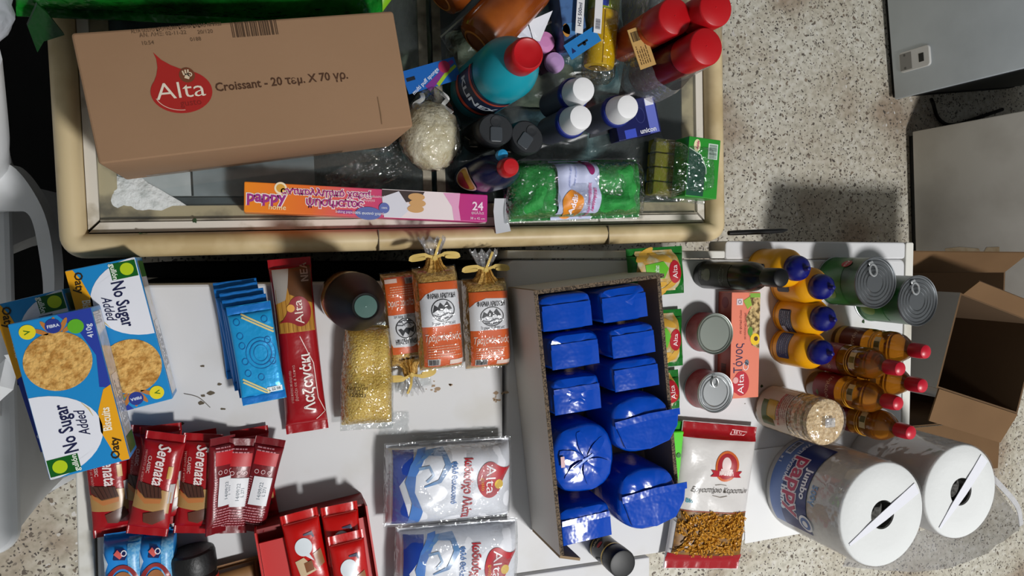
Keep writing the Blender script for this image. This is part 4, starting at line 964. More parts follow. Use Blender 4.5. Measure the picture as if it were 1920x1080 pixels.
oat_box('oat biscuit box lying on the white lid with upside down title', ((140, 516), (245, 492), (308, 742), (205, 768)), BZ2, ZT, True, 0.080)
ob2 = oat_box('oat biscuit box poking out under its two neighbours at the freezer edge', ((20, 580), (126, 549), (201, 806), (92, 838)), BZ2, ZT, True, 0.076)
ob2.location.x -= 0.008
oat_box('oat biscuit box on top of the other two with title reading upward', ((32, 616), (161, 582), (222, 862), (108, 888)), BZ2+0.058, BZ2+0.0015, False)

# ---------------------------------------------- blue chocolate wafers
foil_blue = mat('blue_foil', '#1272c4', 0.32, metal=0.25, bump=(60, 0.25, 0.003))
foil_top = mat('light_blue_foil', '#1f9bd8', 0.28, metal=0.2, bump=(45, 0.4, 0.004))
c, a, W, L = quad((427, 577), (511, 563), (533, 744), (452, 766), ZT+0.05)
lab5 = ['bottom wafer pack of the blue stack', 'second blue wafer pack up from the freezer lid', 'middle blue wafer pack of the fanned stack', 'blue wafer pack directly under the uppermost one', 'uppermost light blue wafer pack with gold stripes']
for k in range(5):
    n_ = 4-k
    t = thing('wafer_pack', lab5[k], 'wafer pack', (c.x-0.0048*n_, c.y+0.0095*n_-0.0005*n_*n_, ZT+0.0102*k), a+0.010*n_*(1 if n_ % 2 else -0.6), 'blue wafer packs in a fanned stack')
    bm, mp = pillow(W, L, 0.0100, 0.0115, 18, 22, 0.0006, 40+k, p=8, q=12, waist=0.02)
    ob('wrapper', bm, foil_top if k == 4 else foil_blue, t)
    put('crimp', D().rect(-W*0.49, L/2-0.011, W*0.49, L/2-0.001), foil_blue, t, mp, 0.0008, (0.008, 0.003))
    put('crimp', D().rect(-W*0.49, -L/2+0.001, W*0.49, -L/2+0.011), foil_blue, t, mp, 0.0008, (0.008, 0.003))
    if k == 4:
        gold = ink('#d8c98a', 0.25)
        for y0 in (0.28, 0.25): put('gold_stripe', D().line([(-W*0.20, L*(y0+0.13)), (W*0.46, L*(y0-0.06))], 0.0022), gold, t, mp, 0.0008, 0.006)
        for y0 in (-0.30, -0.33): put('gold_stripe', D().line([(-W*0.40, L*(y0+0.07)), (W*0.16, L*(y0-0.10))], 0.0022), gold, t, mp, 0.0008, 0.006)
        dk = ink('#1463a4', 0.3)
        put('seal_print', D().arc(W*0.10, 0, 0.014, 0.016, 0.0012).arc(W*0.10, 0, 0.019, 0.021, 0.0007).arc(W*0.1, 0, 0.009, 0.011, 0.0006), dk, t, mp, 0.0008, 0.006)
        for j, (u, v) in enumerate(((-0.32, 0.34), (-0.30, 0.20), (-0.29, 0.10), (-0.28, -0.06), (-0.26, -0.18), (0.3, 0.12), (0.34, -0.1), (0.02, -0.24), (0.3, 0.33))):
            put('crest_print', D().arc(u*W, v*L, 0.0038, 0.0044, 0.0009, n=14), dk, t, mp, 0.0008, 0.006)
        put('date_field', D().rect(W*0.10, -L*0.405, W*0.44, -L*0.355), ink('#dbe3e8', 0.3), t, mp, 0.001, 0.006)
        put('date_print', D().txt('L 22 08', 0.005, W*0.27, -L*0.38), ink('#4a5a66'), t, mp, 0.0014, 0.004)

# ---------------------------------------------- lasagne pack
c, a, W, L = quad((494, 488), (578, 482), (624, 806), (543, 815), ZT+0.024)
t = thing('lasagne_pack', 'long red pasta pack with a clear window beside the blue stack', 'pasta pack', (c.x, c.y, ZT), a)
bm, mp = pillow(W*0.98, L, 0.032, 0.012, 22, 44, 0.0022, 61, p=4, q=10, waist=0.06)
redw = mat('red_wrapper', '#96141c', 0.22, bump=(40, 0.3, 0.004))
ob('wrapper', bm, redw, t)
past = mat('dry_pasta', '#c2913c', 0.35, nz=(6, 0.35, 0.65), col2='#9a6420', stretch=(60, 1, 1))
wi = put('window', D().rect(-W*0.42, L*0.085, W*0.42, L*0.40), past, t, mp, 0.0006, 0.006)
for k in range(9): put('pasta_edge', D().rect(-W*0.40+k*W*0.1, L*0.09, -W*0.40+k*W*0.1+0.0006, L*0.33), ink('#8a5a1e', 0.3), wi, mp, 0.0009, 0.006)
put('pale_print', D().poly([(-W*0.42, L*0.44), (-W*0.05, L*0.44), (-W*0.12, L*0.34), (-W*0.2, L*0.27), (-W*0.42, L*0.25)]), ink('#9a938c', 0.3), t, mp, 0.0010, 0.006)
put('dark_print', D().poly([(-W*0.05, L*0.44), (W*0.44, L*0.45), (W*0.42, L*0.24), (-W*0.1, L*0.30), (-W*0.12, L*0.34)]), ink('#5c3a22', 0.3), t, mp, 0.0010, 0.006)
alta(t, mp, W*0.10, L*0.20, 0.034, 92, 0.005, red='#8c1820', badge='#d99a3a', off=0.0014, sub=False)
put('title', D().txt('Λαζανάκι', 0.021, W*0.12, -L*0.205, rot=90, bold=0.02, fit=0.082), ink('#efe2dc', 0.3), t, mp, 0.001, 0.005)
put('swoosh', D().line([(W*0.04, L*0.06), (W*0.30, -L*0.1), (W*0.32, -L*0.30), (W*0.44, -L*0.385), (W*0.22, -L*0.42)], 0.0011), ink('#e4c9c2', 0.3), t, mp, 0.001, 0.005)
put('small_print', D().txt('υψηλής ποιότητας από σκληρό σιτάρι', 0.005, -W*0.28, -L*0.22, rot=90, fit=0.045).txt('βράζει σε 8 λεπτά', 0.005, -W*0.18, -L*0.2, rot=90, fit=0.05), ink('#cf9a94', 0.3), t, mp, 0.001, 0.006)
put('corner_lettering', D().txt('ΝΕΑ', 0.013, W*0.30, L*0.415, rot=90, bold=0.02), ink('#b49a88', 0.3), t, mp, 0.0013, 0.005)

# ---------------------------------------------- glass jar with black lid
t = upright('coffee_jar', 'glass jar with wide black lid and green centre disc', 'jar', 667, 566, 0.112, ZT)
ob('glass', lathe([(0.034, 0), (0.038, 0.003), (0.039, 0.012), (0.039, 0.070), (0.036, 0.080), (0.032, 0.090)], 40), mat('brown_jar_glass', '#8a6a3c', 0.12, trans=0.2, nz=(60, 0.4, 0.6), col2='#8c6a34', coat=0.6), t)
ob('lid', lathe([(0.0375, 0.088), (0.0385, 0.09), (0.0385, 0.110), (0.0375, 0.118), (0.034, 0.135), (0.028, 0.160), (0.021, 0.188), (0.0175, 0.203), (0.0160, 0.2062), (0.0140, 0.206)], 48), mat('black_lid', '#070504', 0.5, spec=0.15), t)
ob('lid_disc', lathe([(0.0138, 0.2055), (0.0134, 0.2070), (0.001, 0.2072)], 32), mat('grey_green_disc', '#3f5f58', 0.35), t)
ob('lid_nub', lathe([(0.0010, 0.2071), (0.0006, 0.2079), (0.0002, 0.208)], 8), ink('#8aa69e'), t)

# ---------------------------------------------- bag of bulgur
c, a, W, L = quad((655, 618), (728, 612), (735, 790), (638, 796), ZT+0.03)
t = thing('bulgur_bag', 'clear bag of yellow bulgur grains below the black lidded jar', 'grain bag', (c.x, c.y, ZT), a)
bm, mp = pillow(W*1.12, L*1.04, 0.050, 0.003, 30, 34, 0.0045, 71, p=4, q=5, waist=0.02, freq=34)
for v in bm.verts:
    v.co.x *= 1-0.16*max(0, v.co.y/(L/2))
gr = mat('bulgur', '#e9c663', 0.5, nz=(420, 0.34, 0.58), col2='#c4983a', bump=(380, 0.9, 0.003))
ob('grain', bm, gr, t)
bm, mf = pillow(W*1.18, L*1.16, 0.056, 0.010, 26, 28, 0.0045, 71, p=4, q=5, waist=0.02, freq=34)
for v in bm.verts:
    v.co.x *= 1-0.16*max(0, v.co.y/(L/2))
ob('bag_film', bm, clear_s, t)
put('date_stamp', D().txt('ΠΛΙΓΟΥΡΙ', 0.006, -W*0.28, -L*0.10, bold=0.02).txt('12/2023', 0.007, -W*0.28, -L*0.17, bold=0.03), ink('#3f2f14'), t, lambda u, v: (Vector((mf(u, v)[0].x, v, mf(u, v)[0].z)), Vector((0, 0, 1))), 0.0012, 0.006)
crumple('film_scrap', 'clear film scrap lying below the farm packs', 'film', ((735, 700), (800, 695), (815, 725), (740, 732)), ZT, 0.006, 8, n=16)
crumple('film_scrap', 'clear film scrap lying between bulgur and salt', 'film', ((715, 775), (762, 770), (770, 815), (705, 815)), ZT, 0.008, 12, n=16)

# ---------------------------------------------- three packs of farm trahanas tied with straw bows
tan_grain = mat('trahanas', '#cba255', 0.6, nz=(260, 0.36, 0.6), col2='#a07830', bump=(300, 0.8, 0.003))
straw = mat('straw_ribbon', '#c9ac5c', 0.6)
olabel = ink('#d9602a', 0.35)
wlabel = ink('#dcdce0', 0.35)
def trahanas(label, q, zb, flip, T=0.046):
    c, a, W, L = quad(*q, zb+T*0.9)
    t = thing('trahanas_pack', label, 'grain pack', (c.x, c.y, zb), a+(PI if flip else 0), 'farm trahanas packs')
    bm, mp = pillow(W, L, T, 0.002, 26, 34, 0.0022, 80+zb*10, p=5, q=8, waist=0.0, freq=24)
    ob('grain', bm, tan_grain, t)
    bm, _ = pillow(W*1.04, L*1.03, T*1.03+0.003, 0.003, 22, 24, 0.0022, 80+zb*10, p=5, q=8, waist=0, freq=24)
    ob('bag_film', bm, clear, t)
    lb = put('label', D().rect(-W*0.43, -L*0.45, W*0.43, L*0.36), olabel, t, mp, 0.0016, 0.006)
    X = lambda f: f*W; Y = lambda f: f*L
    put('white_field', D().poly([(X(-0.43), Y(-0.06)), (X(0.43), Y(-0.06)), (X(0.43), Y(0.24)), (X(0.40), Y(0.28)), (X(-0.10), Y(0.29)), (X(-0.32), Y(0.25)), (X(-0.43), Y(0.19))]), wlabel, lb, mp, 0.0020, 0.006)
    put('arch_lettering', D().txt('ΦΑΡΜΑ ΑΡΚΟΥΔΗ', 0.0095, X(0.02), Y(0.225), bold=0.02, fit=W*0.62), ink('#26262a'), lb, mp, 0.0025, 0.005)
    put('emblem_ring', D().arc(X(0.03), Y(0.09), W*0.26, L*0.105, 0.0012), ink('#1f1f22'), lb, mp, 0.0025, 0.006)
    dk = ink('#2b2b30')
    em = put('emblem', D().poly([(X(-0.21), Y(0.07)), (X(-0.16), Y(0.145)), (X(-0.08), Y(0.12)), (X(-0.02), Y(0.165)), (X(0.06), Y(0.13)), (X(0.14), Y(0.175)), (X(0.24), Y(0.10)), (X(0.16), Y(0.09)), (X(0.10), Y(0.115)), (X(0.02), Y(0.085)), (X(-0.10), Y(0.095))]), dk, lb, mp, 0.0025, 0.006)
    put('emblem_field', D().line([(X(-0.20), Y(0.05)), (X(-0.05), Y(0.03)), (X(0.12), Y(0.06)), (X(0.26), Y(0.05))], 0.0016).line([(X(-0.15), Y(0.02)), (X(0.02), Y(0.005)), (X(0.2), Y(0.025))], 0.0022).line([(X(-0.12), Y(0.07)), (X(-0.02), Y(0.015))], 0.0010).line([(X(0.04), Y(0.07)), (X(0.14), Y(0.015))], 0.0010), ink('#55555c'), lb, mp, 0.0027, 0.006)['kind'] = 'stuff'
    put('script_line', D().txt('Το χρώμα της Φύσης μας', 0.006, X(0.03), Y(-0.035), shear=0.3, fit=W*0.55), ink('#3c3c42'), lb, mp, 0.0025, 0.005)
    put('title', D().txt('Τραχανάς Ξινός', 0.014, X(0.0), Y(-0.175), shear=0.25, bold=0.012, fit=W*0.78), ink('#f2dccb'), lb, mp, 0.0022, 0.005)
    put('small_print', D().lines(X(-0.34), Y(-0.26), X(0.40), 5, L*0.024, 0.0011, 7), ink('#e9b394'), lb, mp, 0.0022, 0.006)['kind'] = 'stuff'
    bf = put('barcode_field', D().rect(X(-0.36), Y(-0.435), X(-0.10), Y(-0.375)), ink('#cfc6c0'), lb, mp, 0.0022, 0.006)
    put('barcode', D().bars(X(-0.34), Y(-0.43), X(-0.12), Y(-0.38), 9), ink('#2e2c30'), lb, mp, 0.0026, 0.006)
    put('price_field', D().rect(X(0.12), Y(-0.435), X(0.42), Y(-0.395)), ink('#ecd3c6'), lb, mp, 0.0022, 0.006)
    # gathered neck, film fan and bow
    ny = L/2; N = 40; rings = []
    for f, w, th in ((-0.010, W*0.40, 0.014), (0.004, W*0.20, 0.010), (0.012, 0.010, 0.008), (0.017, 0.009, 0.008), (0.028, W*0.20, 0.011), (0.042, W*0.32, 0.013)):
        rings.append([(w*math.cos(2*PI*i/N)*(1+0.10*math.sin(i*2.3)), ny+f+0.004*math.sin(i*1.7)*(f > 0.02), T*0.55+th*math.sin(2*PI*i/N)*(1+0.35*math.sin(i*2.9))) for i in range(N)])
    ob('gathered_neck', loft(rings[:4], False, False), tan_grain, t)
    ob('film_fan', loft(rings[3:], False, False), film('fan_film', '#f4f4f4', 0.10, 0.7, milk=0.10, bump=(90, 1.0, 0.01)), t, True, 180)
    b = Vector((0, ny+0.014, T*0.62+0.004))
    ob('bow_knot', lathe([(0.003, b.z-0.003), (0.0055, b.z), (0.003, b.z+0.003)], 12, cx=b.x, cy=b.y), straw, t)
    for s_ in (-1, 1):
        ob('bow_loop', ribbon(smooth_path([b, b+Vector((s_*0.014, 0.004, 0.004)), b+Vector((s_*0.030, 0.003, 0.002)), b+Vector((s_*0.033, -0.001, 0.001)), b+Vector((s_*0.014, 0.0005, 0.006))], 4), [0.004]*4+[0.007]*8+[0.005]*4+[0.003], 0.0012), straw, t)
    ob('bow_tail', ribbon(smooth_path([b, b+Vector((0.004, 0.014, 0.008)), b+Vector((0.010, 0.026, 0.006))], 4), 0.0035, 0.0012), straw, t)
    return t
trahanas('orange labelled grain pack lying upside down behind its two tied neighbours', ((714, 515), (782, 508), (805, 680), (738, 690)), ZT, True, 0.030)
trahanas('orange labelled tied grain pack leaning over the upside down one', ((778, 506), (858, 498), (874, 690), (795, 698)), ZT+0.031, False)
trahanas('orange labelled tied grain pack next to the blue bag carton', ((873, 525), (950, 522), (966, 690), (882, 693)), ZT, False)

# ---------------------------------------------- salt bags
def salt(label, q, zb, T, seed):
    c, a, W, L = quad(*q, zb+T*0.85)
    t = thing('salt_bag', label, 'salt bag', (c.x, c.y, zb), a, 'white salt bags in film')
    bm, mp = pillow(W, L, T, 0.004, 34, 28, 0.003, seed, p=4.5, q=4.5, waist=0, freq=26)
    ob('bag', bm, mat('white_salt_bag', '#e0e2e8', 0.3, bump=(30, 0.25, 0.004)), t)
    X = lambda f: f*W; Y = lambda f: f*L
    put('wave_dark', D().poly([(X(-0.46), Y(0.45)), (X(-0.30), Y(0.45)), (X(-0.34), Y(0.25)), (X(-0.42), Y(0.05)), (X(-0.37), Y(-0.2)), (X(-0.33), Y(-0.45)), (X(-0.46), Y(-0.45))]), ink('#1d3f9a', 0.3), t, mp, 0.0009, 0.006)
    put('wave_mid', D().poly([(X(-0.27), Y(0.45)), (X(-0.20), Y(0.46)), (X(-0.30), Y(0.18)), (X(-0.31), Y(-0.02)), (X(-0.25), Y(-0.25)), (X(-0.27), Y(-0.45)), (X(-0.36), Y(-0.45)), (X(-0.33), Y(-0.15)), (X(-0.38), Y(0.1)), (X(-0.34), Y(0.3))]), ink('#4f7cc0', 0.3), t, mp, 0.0012, 0.006)
    put('wave_crest', D().line([(X(-0.30), Y(0.30)), (X(-0.20), Y(0.42)), (X(-0.08), Y(0.42)), (X(-0.05), Y(0.28)), (X(-0.12), Y(0.10)), (X(-0.24), Y(0.04))], [0.002, 0.006, 0.010, 0.010, 0.006, 0.002]), ink('#5d86b4', 0.3), t, mp, 0.0012, 0.005)
    put('wave_spray', D().line([(X(-0.28), Y(0.26)), (X(-0.20), Y(0.28)), (X(-0.17), Y(0.18)), (X(-0.22), Y(0.10))], 0.004), ink('#7f9cbc', 0.3), t, mp, 0.0013, 0.005)
    put('title', D().txt('Ιωδιούχο Αλάτι', 0.017, X(0.10), Y(-0.02), rot=-92, bold=0.03, fit=L*0.74), ink('#b3242e', 0.3), t, mp, 0.0012, 0.005)
    put('subtitle', D().txt('ψιλό Θαλασσινό', 0.011, X(-0.005), Y(0.06), rot=-92, bold=0.03, fit=L*0.52), ink('#3c6fae', 0.3), t, mp, 0.0012, 0.005)
    alta(t, mp, X(0.285), Y(0.06), 0.042, -92, 0.005, red='#b01f2b', white='#f3eef0', badge='#e0b93c', off=0.0012)
    bm, _ = pillow(W*1.03, L*1.05, T*1.04, 0.006, 30, 26, 0.007, seed+3, p=4, q=4, waist=0, freq=34)
    ob('film_wrap', bm, film('wrap_film', '#fafbfc', 0.04, 0.5, milk=0.05, bump=(60, 1.0, 0.01), rough=0.06), t)
    return t
salt('full white salt bag with red drop logo in clear film', ((722, 832), (958, 842), (968, 985), (738, 985)), ZT, 0.065, 101)
salt('white salt bag partly tucked under the full one at the freezer front', ((745, 998), (972, 991), (975, 1146), (752, 1156)), ZT, 0.060, 111)

crumple('film_scrap', 'bunched clear film end above the full salt bag', 'film', ((775, 805), (930, 812), (940, 836), (770, 832)), ZT+0.002, 0.018, 17, n=22)
# ---------------------------------------------- chocolate wafer bars
bar_red = mat('bar_red_film', '#9b1018', 0.28, bump=(50, 0.35, 0.003))
def bar_proto(back):
    t = thing('wafer_bar', 'x', 'chocolate bar', (0, 0, 0), 0, 'red chocolate wafer bars')
    W, L, T = (0.050, 0.134, 0.017) if not back else (0.040, 0.130, 0.015)
    bm, mp = pillow(W, L, T, 0.010, 18, 28, 0.0012, 7 if back else 3, p=3, q=9, waist=0.05)
    X = lambda f: f*W; Y = lambda f: f*L
    if back:
        ob('wrapper', bm, mat('bar_maroon_film', '#6d0d16', 0.3, bump=(50, 0.3, 0.003)), t)
        put('red_field', D().rect(X(-0.38), Y(0.22), X(0.38), Y(0.36)), ink('#b3121c'), t, mp, 0.0007, 0.006)
        put('small_print', D().lines(X(-0.40), Y(0.08), X(-0.30), 14, 0.0032, 0.0013, 3, 0).lines(X(-0.36), Y(-0.24), X(0.40), 7, 0.0036, 0.0014, 5, 0.1).lines(X(-0.36), Y(0.39), X(0.36), 2, 0.004, 0.0016, 6), ink('#c08088'), t, mp, 0.0008, 0.006)['kind'] = 'stuff'
        put('date_field', D().rect(X(-0.26), Y(-0.20), X(0.36), Y(0.10)), ink('#d7d7da'), t, mp, 0.0010, 0.006)
        put('date_print', D().txt('14/09/22', 0.007, X(0.05), Y(-0.05), rot=90).txt('L 271', 0.006, X(0.2), Y(-0.05), rot=90), ink('#7f8890'), t, mp, 0.0015, 0.005)
        for k in range(3): put('symbol', D().arc(X(-0.22+0.22*k), Y(0.15), 0.0026, 0.0026, 0.0008, n=12), ink('#d8b4b6'), t, mp, 0.0009)
    else:
        ob('wrapper', bm, bar_red, t)
        put('lettering', D().txt('Serenata', 0.022, X(0.04), Y(0.205), rot=-90, shear=0.25, bold=0.02, fit=0.052), ink('#ead9d6', 0.3), t, mp, 0.0010, 0.004)
        put('flavour_word', D().txt('CLASSIC', 0.006, X(-0.26), Y(0.20), rot=-90, bold=0.02), ink('#d7aca6', 0.3), t, mp, 0.0010, 0.005)
        put('side_word', D().txt('γκοφρέτα με κακάο', 0.0045, X(-0.36), Y(0.18), rot=-90), ink('#c98a84', 0.3), t, mp, 0.0010, 0.005)
        put('gold_seal', D().rect(X(0.24), Y(0.08), X(0.36), Y(0.20)), ink('#b98a2c', 0.3), t, mp, 0.0010, 0.005)
        put('cream_print', D().poly([(X(-0.46), Y(-0.06)), (X(-0.2), Y(-0.10)), (X(0.2), Y(-0.03)), (X(0.42), Y(-0.05)), (X(0.43), Y(-0.26)), (X(-0.1), Y(-0.24)), (X(-0.46), Y(-0.22))]), ink('#a8814c', 0.3), t, mp, 0.0010, 0.005)
        put('chocolate_top', D().poly([(X(-0.42), Y(0.03)), (X(0.16), Y(-0.01)), (X(0.22), Y(-0.11)), (X(-0.20), Y(-0.12)), (X(-0.42), Y(-0.04))]), ink('#4b2c22', 0.3), t, mp, 0.0014, 0.005)
        put('wafer_print', D().poly([(X(-0.42), Y(-0.05)), (X(-0.20), Y(-0.125)), (X(0.22), Y(-0.115)), (X(0.20), Y(-0.16)), (X(-0.18), Y(-0.175)), (X(-0.40), Y(-0.10))]), ink('#b5713e', 0.3), t, mp, 0.0016, 0.005)
        put('chocolate_piece', D().poly([(X(-0.16), Y(-0.27)), (X(0.32), Y(-0.22)), (X(0.38), Y(-0.31)), (X(0.1), Y(-0.37)), (X(-0.12), Y(-0.35))]), ink('#5a3427', 0.3), t, mp, 0.0014, 0.005)
        for k in range(5): put('chocolate_ridge', D().line([(X(-0.36+0.11*k), Y(0.015)), (X(-0.22+0.09*k), Y(-0.11))], 0.0008), ink('#2c1710', 0.3), t, mp, 0.0017, 0.005)
        put('barcode_field', D().rect(X(0.36), Y(-0.16), X(0.47), Y(0.03)), ink('#b9b4b2', 0.3), t, mp, 0.0010, 0.004)
    return t
fp, bp = bar_proto(False), bar_proto(True)
bars = [  # front?, (top px, bottom px), lift, label, roll
    (True, (283, 800), (262, 985), 0.0, 'red wafer bar lying flat beneath three face up bars', 0.05),
    (True, (368, 806), (395, 992), 0.0, 'red wafer bar lying flat under the bar with gold glare', -0.05),
    (True, (466, 799), (490, 985), 0.0, 'red wafer bar whose end shows above the back to front pair', 0.0),
    (True, (300, 797), (312, 985), 0.0175, 'red wafer bar showing only its end above the middle bar', 0.06),
    (True, (192, 818), (214, 1000), 0.003, 'face up red wafer bar partly covered by the oat box', 0.10),
    (True, (312, 817), (276, 1000), 0.036, 'face up red wafer bar slanting on top of the pile', -0.06),
    (True, (382, 815), (363, 1000), 0.022, 'face up red wafer bar with gold glare beside the slanting one', -0.08),
    (False, (412, 820), (404, 992), 0.018, 'red wafer bar turned on edge beside the back to front pair', 0.7),
    (False, (452, 832), (433, 992), 0.020, 'red wafer bar lying back side up beside the edgewise one', 0.10),
    (False, (506, 835), (470, 985), 0.021, 'red wafer bar lying back side up at the end of the pile', -0.05)]
usedf = usedb = False
for fr_, a_, b_, lift, lab, roll in bars:
    A, B = P(*a_, ZT+lift+0.012), P(*b_, ZT+lift+0.012); m_ = (A+B)/2; d_ = A-B
    rz = math.atan2(-d_.x, d_.y)
    loc = (m_.x, m_.y, ZT+lift+abs(math.sin(roll))*0.022+0.0005)
    if fr_:
        o = fp if not usedf else clone(fp, loc, rz, lab, ry=roll); usedf = True
    else:
        o = bp if not usedb else clone(bp, loc, rz, lab, ry=roll); usedb = True
    o.location = loc; o.rotation_euler = (0, roll, rz); o['label'] = lab

# ---------------------------------------------- things at the lower edge
def blue_pack(label, q, seed):
    c, a, W, L = quad(*q, ZT+0.045)
    t = thing('biscuit_pack', label, 'biscuit pack', (c.x, c.y, ZT), a, 'blue biscuit packs')
    bm, mp = pillow(W, L, 0.052, 0.006, 24, 26, 0.0014, seed, p=7, q=9, waist=0)
    ob('wrapper', bm, mat('blue_pack_film', '#2383d0', 0.25, bump=(40, 0.25, 0.003)), t)
    X = lambda f: f*W; Y = lambda f: f*L
    put('pale_side', D().rect(X(0.14), Y(-0.4), X(0.44), Y(0.44)), mat('speckled_pale_blue', '#7db8dc', 0.35, nz=(300, 0.4, 0.6), col2='#4c9ad0'), t, mp, 0.0009, 0.005)
    bd = put('brand_patch', D().poly([(X(-0.20), Y(0.26)), (X(0.08), Y(0.24)), (X(0.14), Y(0.30)), (X(0.06), Y(0.37)), (X(-0.14), Y(0.38))]), ink('#1c2558', 0.3), t, mp, 0.0014, 0.005)
    put('brand_stroke', D().line([(X(-0.14), Y(0.345)), (X(0.0), Y(0.28))], 0.006), ink('#d8605a', 0.3), bd, mp, 0.0018, 0.004)
    put('brand_ring', D().arc(X(0.06), Y(0.32), 0.003, 0.003, 0.0012, n=14), ink('#e6e8f0', 0.3), bd, mp, 0.0018, 0.004)
    put('red_arc', D().arc(X(-0.02), Y(-0.10), W*0.36, L*0.26, 0.005, 0.1*PI, 0.9*PI), ink('#8c2a2c', 0.3), t, mp, 0.0014, 0.005)
    put('biscuit_picture', D().ell(X(-0.02), Y(-0.12), W*0.30, L*0.22, 24, 0, PI), ink('#9a6238', 0.3), t, mp, 0.0014, 0.005)
    put('white_swirl', D().line([(X(-0.42), Y(0.34)), (X(-0.36), Y(0.22)), (X(-0.40), Y(0.12))], [0.001, 0.004, 0.001]), ink('#d8e6f2', 0.3), t, mp, 0.0012, 0.005)
    return t
blue_pack('blue biscuit pack at the freezer edge trim', ((186, 1014), (262, 1004), (280, 1150), (200, 1160)), 131)
blue_pack('blue biscuit pack between its twin and the black jar', ((250, 1006), (318, 1002), (340, 1150), (268, 1152)), 137)
A, B = P(358, 1030, ZT+0.03), P(375, 1140, ZT+0.03)
t = thing('spread_jar', 'black capped jar with black and red label lying on its side', 'jar', (A.x, A.y, ZT), math.atan2(B.y-A.y, B.x-A.x))
R_ = 0.030
bm = bmesh.new(); xr(bm, [(R_*0.85, 0.0), (R_*0.96, 0.002), (R_, 0.006), (R_, 0.028), (R_*0.97, 0.030)], 48, R_+0.001, 1.0)
for v in bm.verts:
    if 0.005 < v.co.x < 0.029:
        a_ = math.atan2(v.co.z-R_-0.001, v.co.y); k_ = 1+0.012*math.sin(a_*24); v.co.y *= k_
ob('cap', bm, mat('black_ribbed_cap', '#141415', 0.45, bump=(120, 0.4, 0.002)), t)
ob('body', xr(bmesh.new(), [(R_*0.9, 0.0305), (R_*0.98, 0.036), (R_*0.98, 0.10), (R_*0.85, 0.105)], 40, R_+0.001, 1.0), mat('black_label', '#1a1413', 0.25), t)
for k, (s_, c_) in enumerate(((0.038, '#9c1f1c'), (0.048, '#c59a62'), (0.058, '#8a1a18'))):
    ob('label_band', xr(bmesh.new(), [(R_*0.985+0.0002, s_), (R_*0.985+0.0002, s_+0.006)], 40, R_+0.001, 1.0), ink(c_, 0.3), t)
bm, mp = pillow(0.07, 0.06, 0.03, 0.004, 16, 16, 0.002, 151, p=5)
c = P(442, 1100, ZT+0.025)
t = thing('tan_pouch', 'tan paper pouch at the freezer front beside the red carton', 'pouch', (c.x, c.y, ZT), 0.15)
ob('pouch', bm, mat('tan_paper', '#8a6238', 0.55), t)
put('pouch_border', D().line([(-0.028, -0.02), (-0.028, 0.024), (0.028, 0.024), (0.028, -0.02)], 0.003), ink('#5c3d20'), t, mp, 0.0009, 0.005)
# red display carton with three red pouches
rz_ = ZT+0.062
c, a, W, L = quad((478, 1003), (690, 945), (712, 1110), (505, 1170), rz_)
t = thing('red_display_carton', 'open red display carton at the freezer front', 'carton', (c.x, c.y, ZT), a)
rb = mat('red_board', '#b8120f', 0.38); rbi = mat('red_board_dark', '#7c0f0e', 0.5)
h = rz_-ZT
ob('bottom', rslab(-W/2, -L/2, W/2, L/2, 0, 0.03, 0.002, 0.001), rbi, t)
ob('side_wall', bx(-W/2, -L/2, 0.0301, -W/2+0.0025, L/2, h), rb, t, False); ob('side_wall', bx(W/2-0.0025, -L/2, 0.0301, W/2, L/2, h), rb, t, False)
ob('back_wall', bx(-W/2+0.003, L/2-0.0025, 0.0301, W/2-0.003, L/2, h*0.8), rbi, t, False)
ob('inner_panel', bx(-W/2+0.003, -L/2, h*0.72, -W*0.20, L/2-0.020, h*0.78), rb, t, False)
ob('inner_panel', bx(W*0.30, -L/2, h*0.72, W/2-0.003, L/2-0.020, h*0.78), rb, t, False)
def pouch3(label, tp, bt, zb, w, seed):
    A, B = P(*tp, zb+0.012), P(*bt, zb+0.012); m_ = (A+B)/2; d_ = A-B; L = d_.length
    t = thing('red_pouch', label, 'pouch', (m_.x, m_.y, zb), math.atan2(-d_.x, d_.y), 'red pouches in the display carton')
    bm, mp = pillow(w, L, 0.016, 0.012, 20, 26, 0.0016, seed, p=3, q=6, waist=0.03)
    ob('wrapper', bm, mat('red_pouch_film', '#b90f0c', 0.25, bump=(40, 0.3, 0.003)), t)
    X = lambda f: f*w; y1 = L/2
    put('white_bubble', D().ell(X(-0.05), y1-0.046, 0.0115, 0.0125).poly([(X(0.05), y1-0.054), (X(0.16), y1-0.068), (X(-0.04), y1-0.0585)]), ink('#d6dde2', 0.3), t, mp, 0.0009, 0.004)['kind'] = 'stuff'
    put('navy_stroke', D().line([(X(0.0), y1-0.030), (X(0.22), y1-0.030), (X(0.26), y1-0.036)], [0.002, 0.005, 0.002]), ink('#2b2c4c', 0.3), t, mp, 0.0011, 0.005)
    put('brown_block', D().poly([(X(0.16), y1-0.058), (X(0.38), y1-0.054), (X(0.42), y1-0.076), (X(0.22), y1-0.080)]), ink('#8a5a34', 0.3), t, mp, 0.0010, 0.005)
    put('cream_block', D().poly([(X(-0.34), y1-0.064), (X(-0.10), y1-0.060), (X(0.18), y1-0.082), (X(-0.26), y1-0.088)]), ink('#c9b08e', 0.3), t, mp, 0.0009, 0.005)
    put('brown_block', D().poly([(X(-0.12), y1-0.068), (X(0.10), y1-0.066), (X(0.12), y1-0.080), (X(-0.10), y1-0.082)]), ink('#7a4826', 0.3), t, mp, 0.0013, 0.005)
    put('green_leaf', D().ell(X(0.0), y1-0.094, 0.008, 0.004), ink('#3f7a4c', 0.3), t, mp, 0.0010, 0.005)
    put('crimp_line', D().rect(X(-0.44), y1-0.0135, X(0.44), y1-0.0125), ink('#d9524c', 0.2), t, mp, 0.0009, 0.005)
    return t
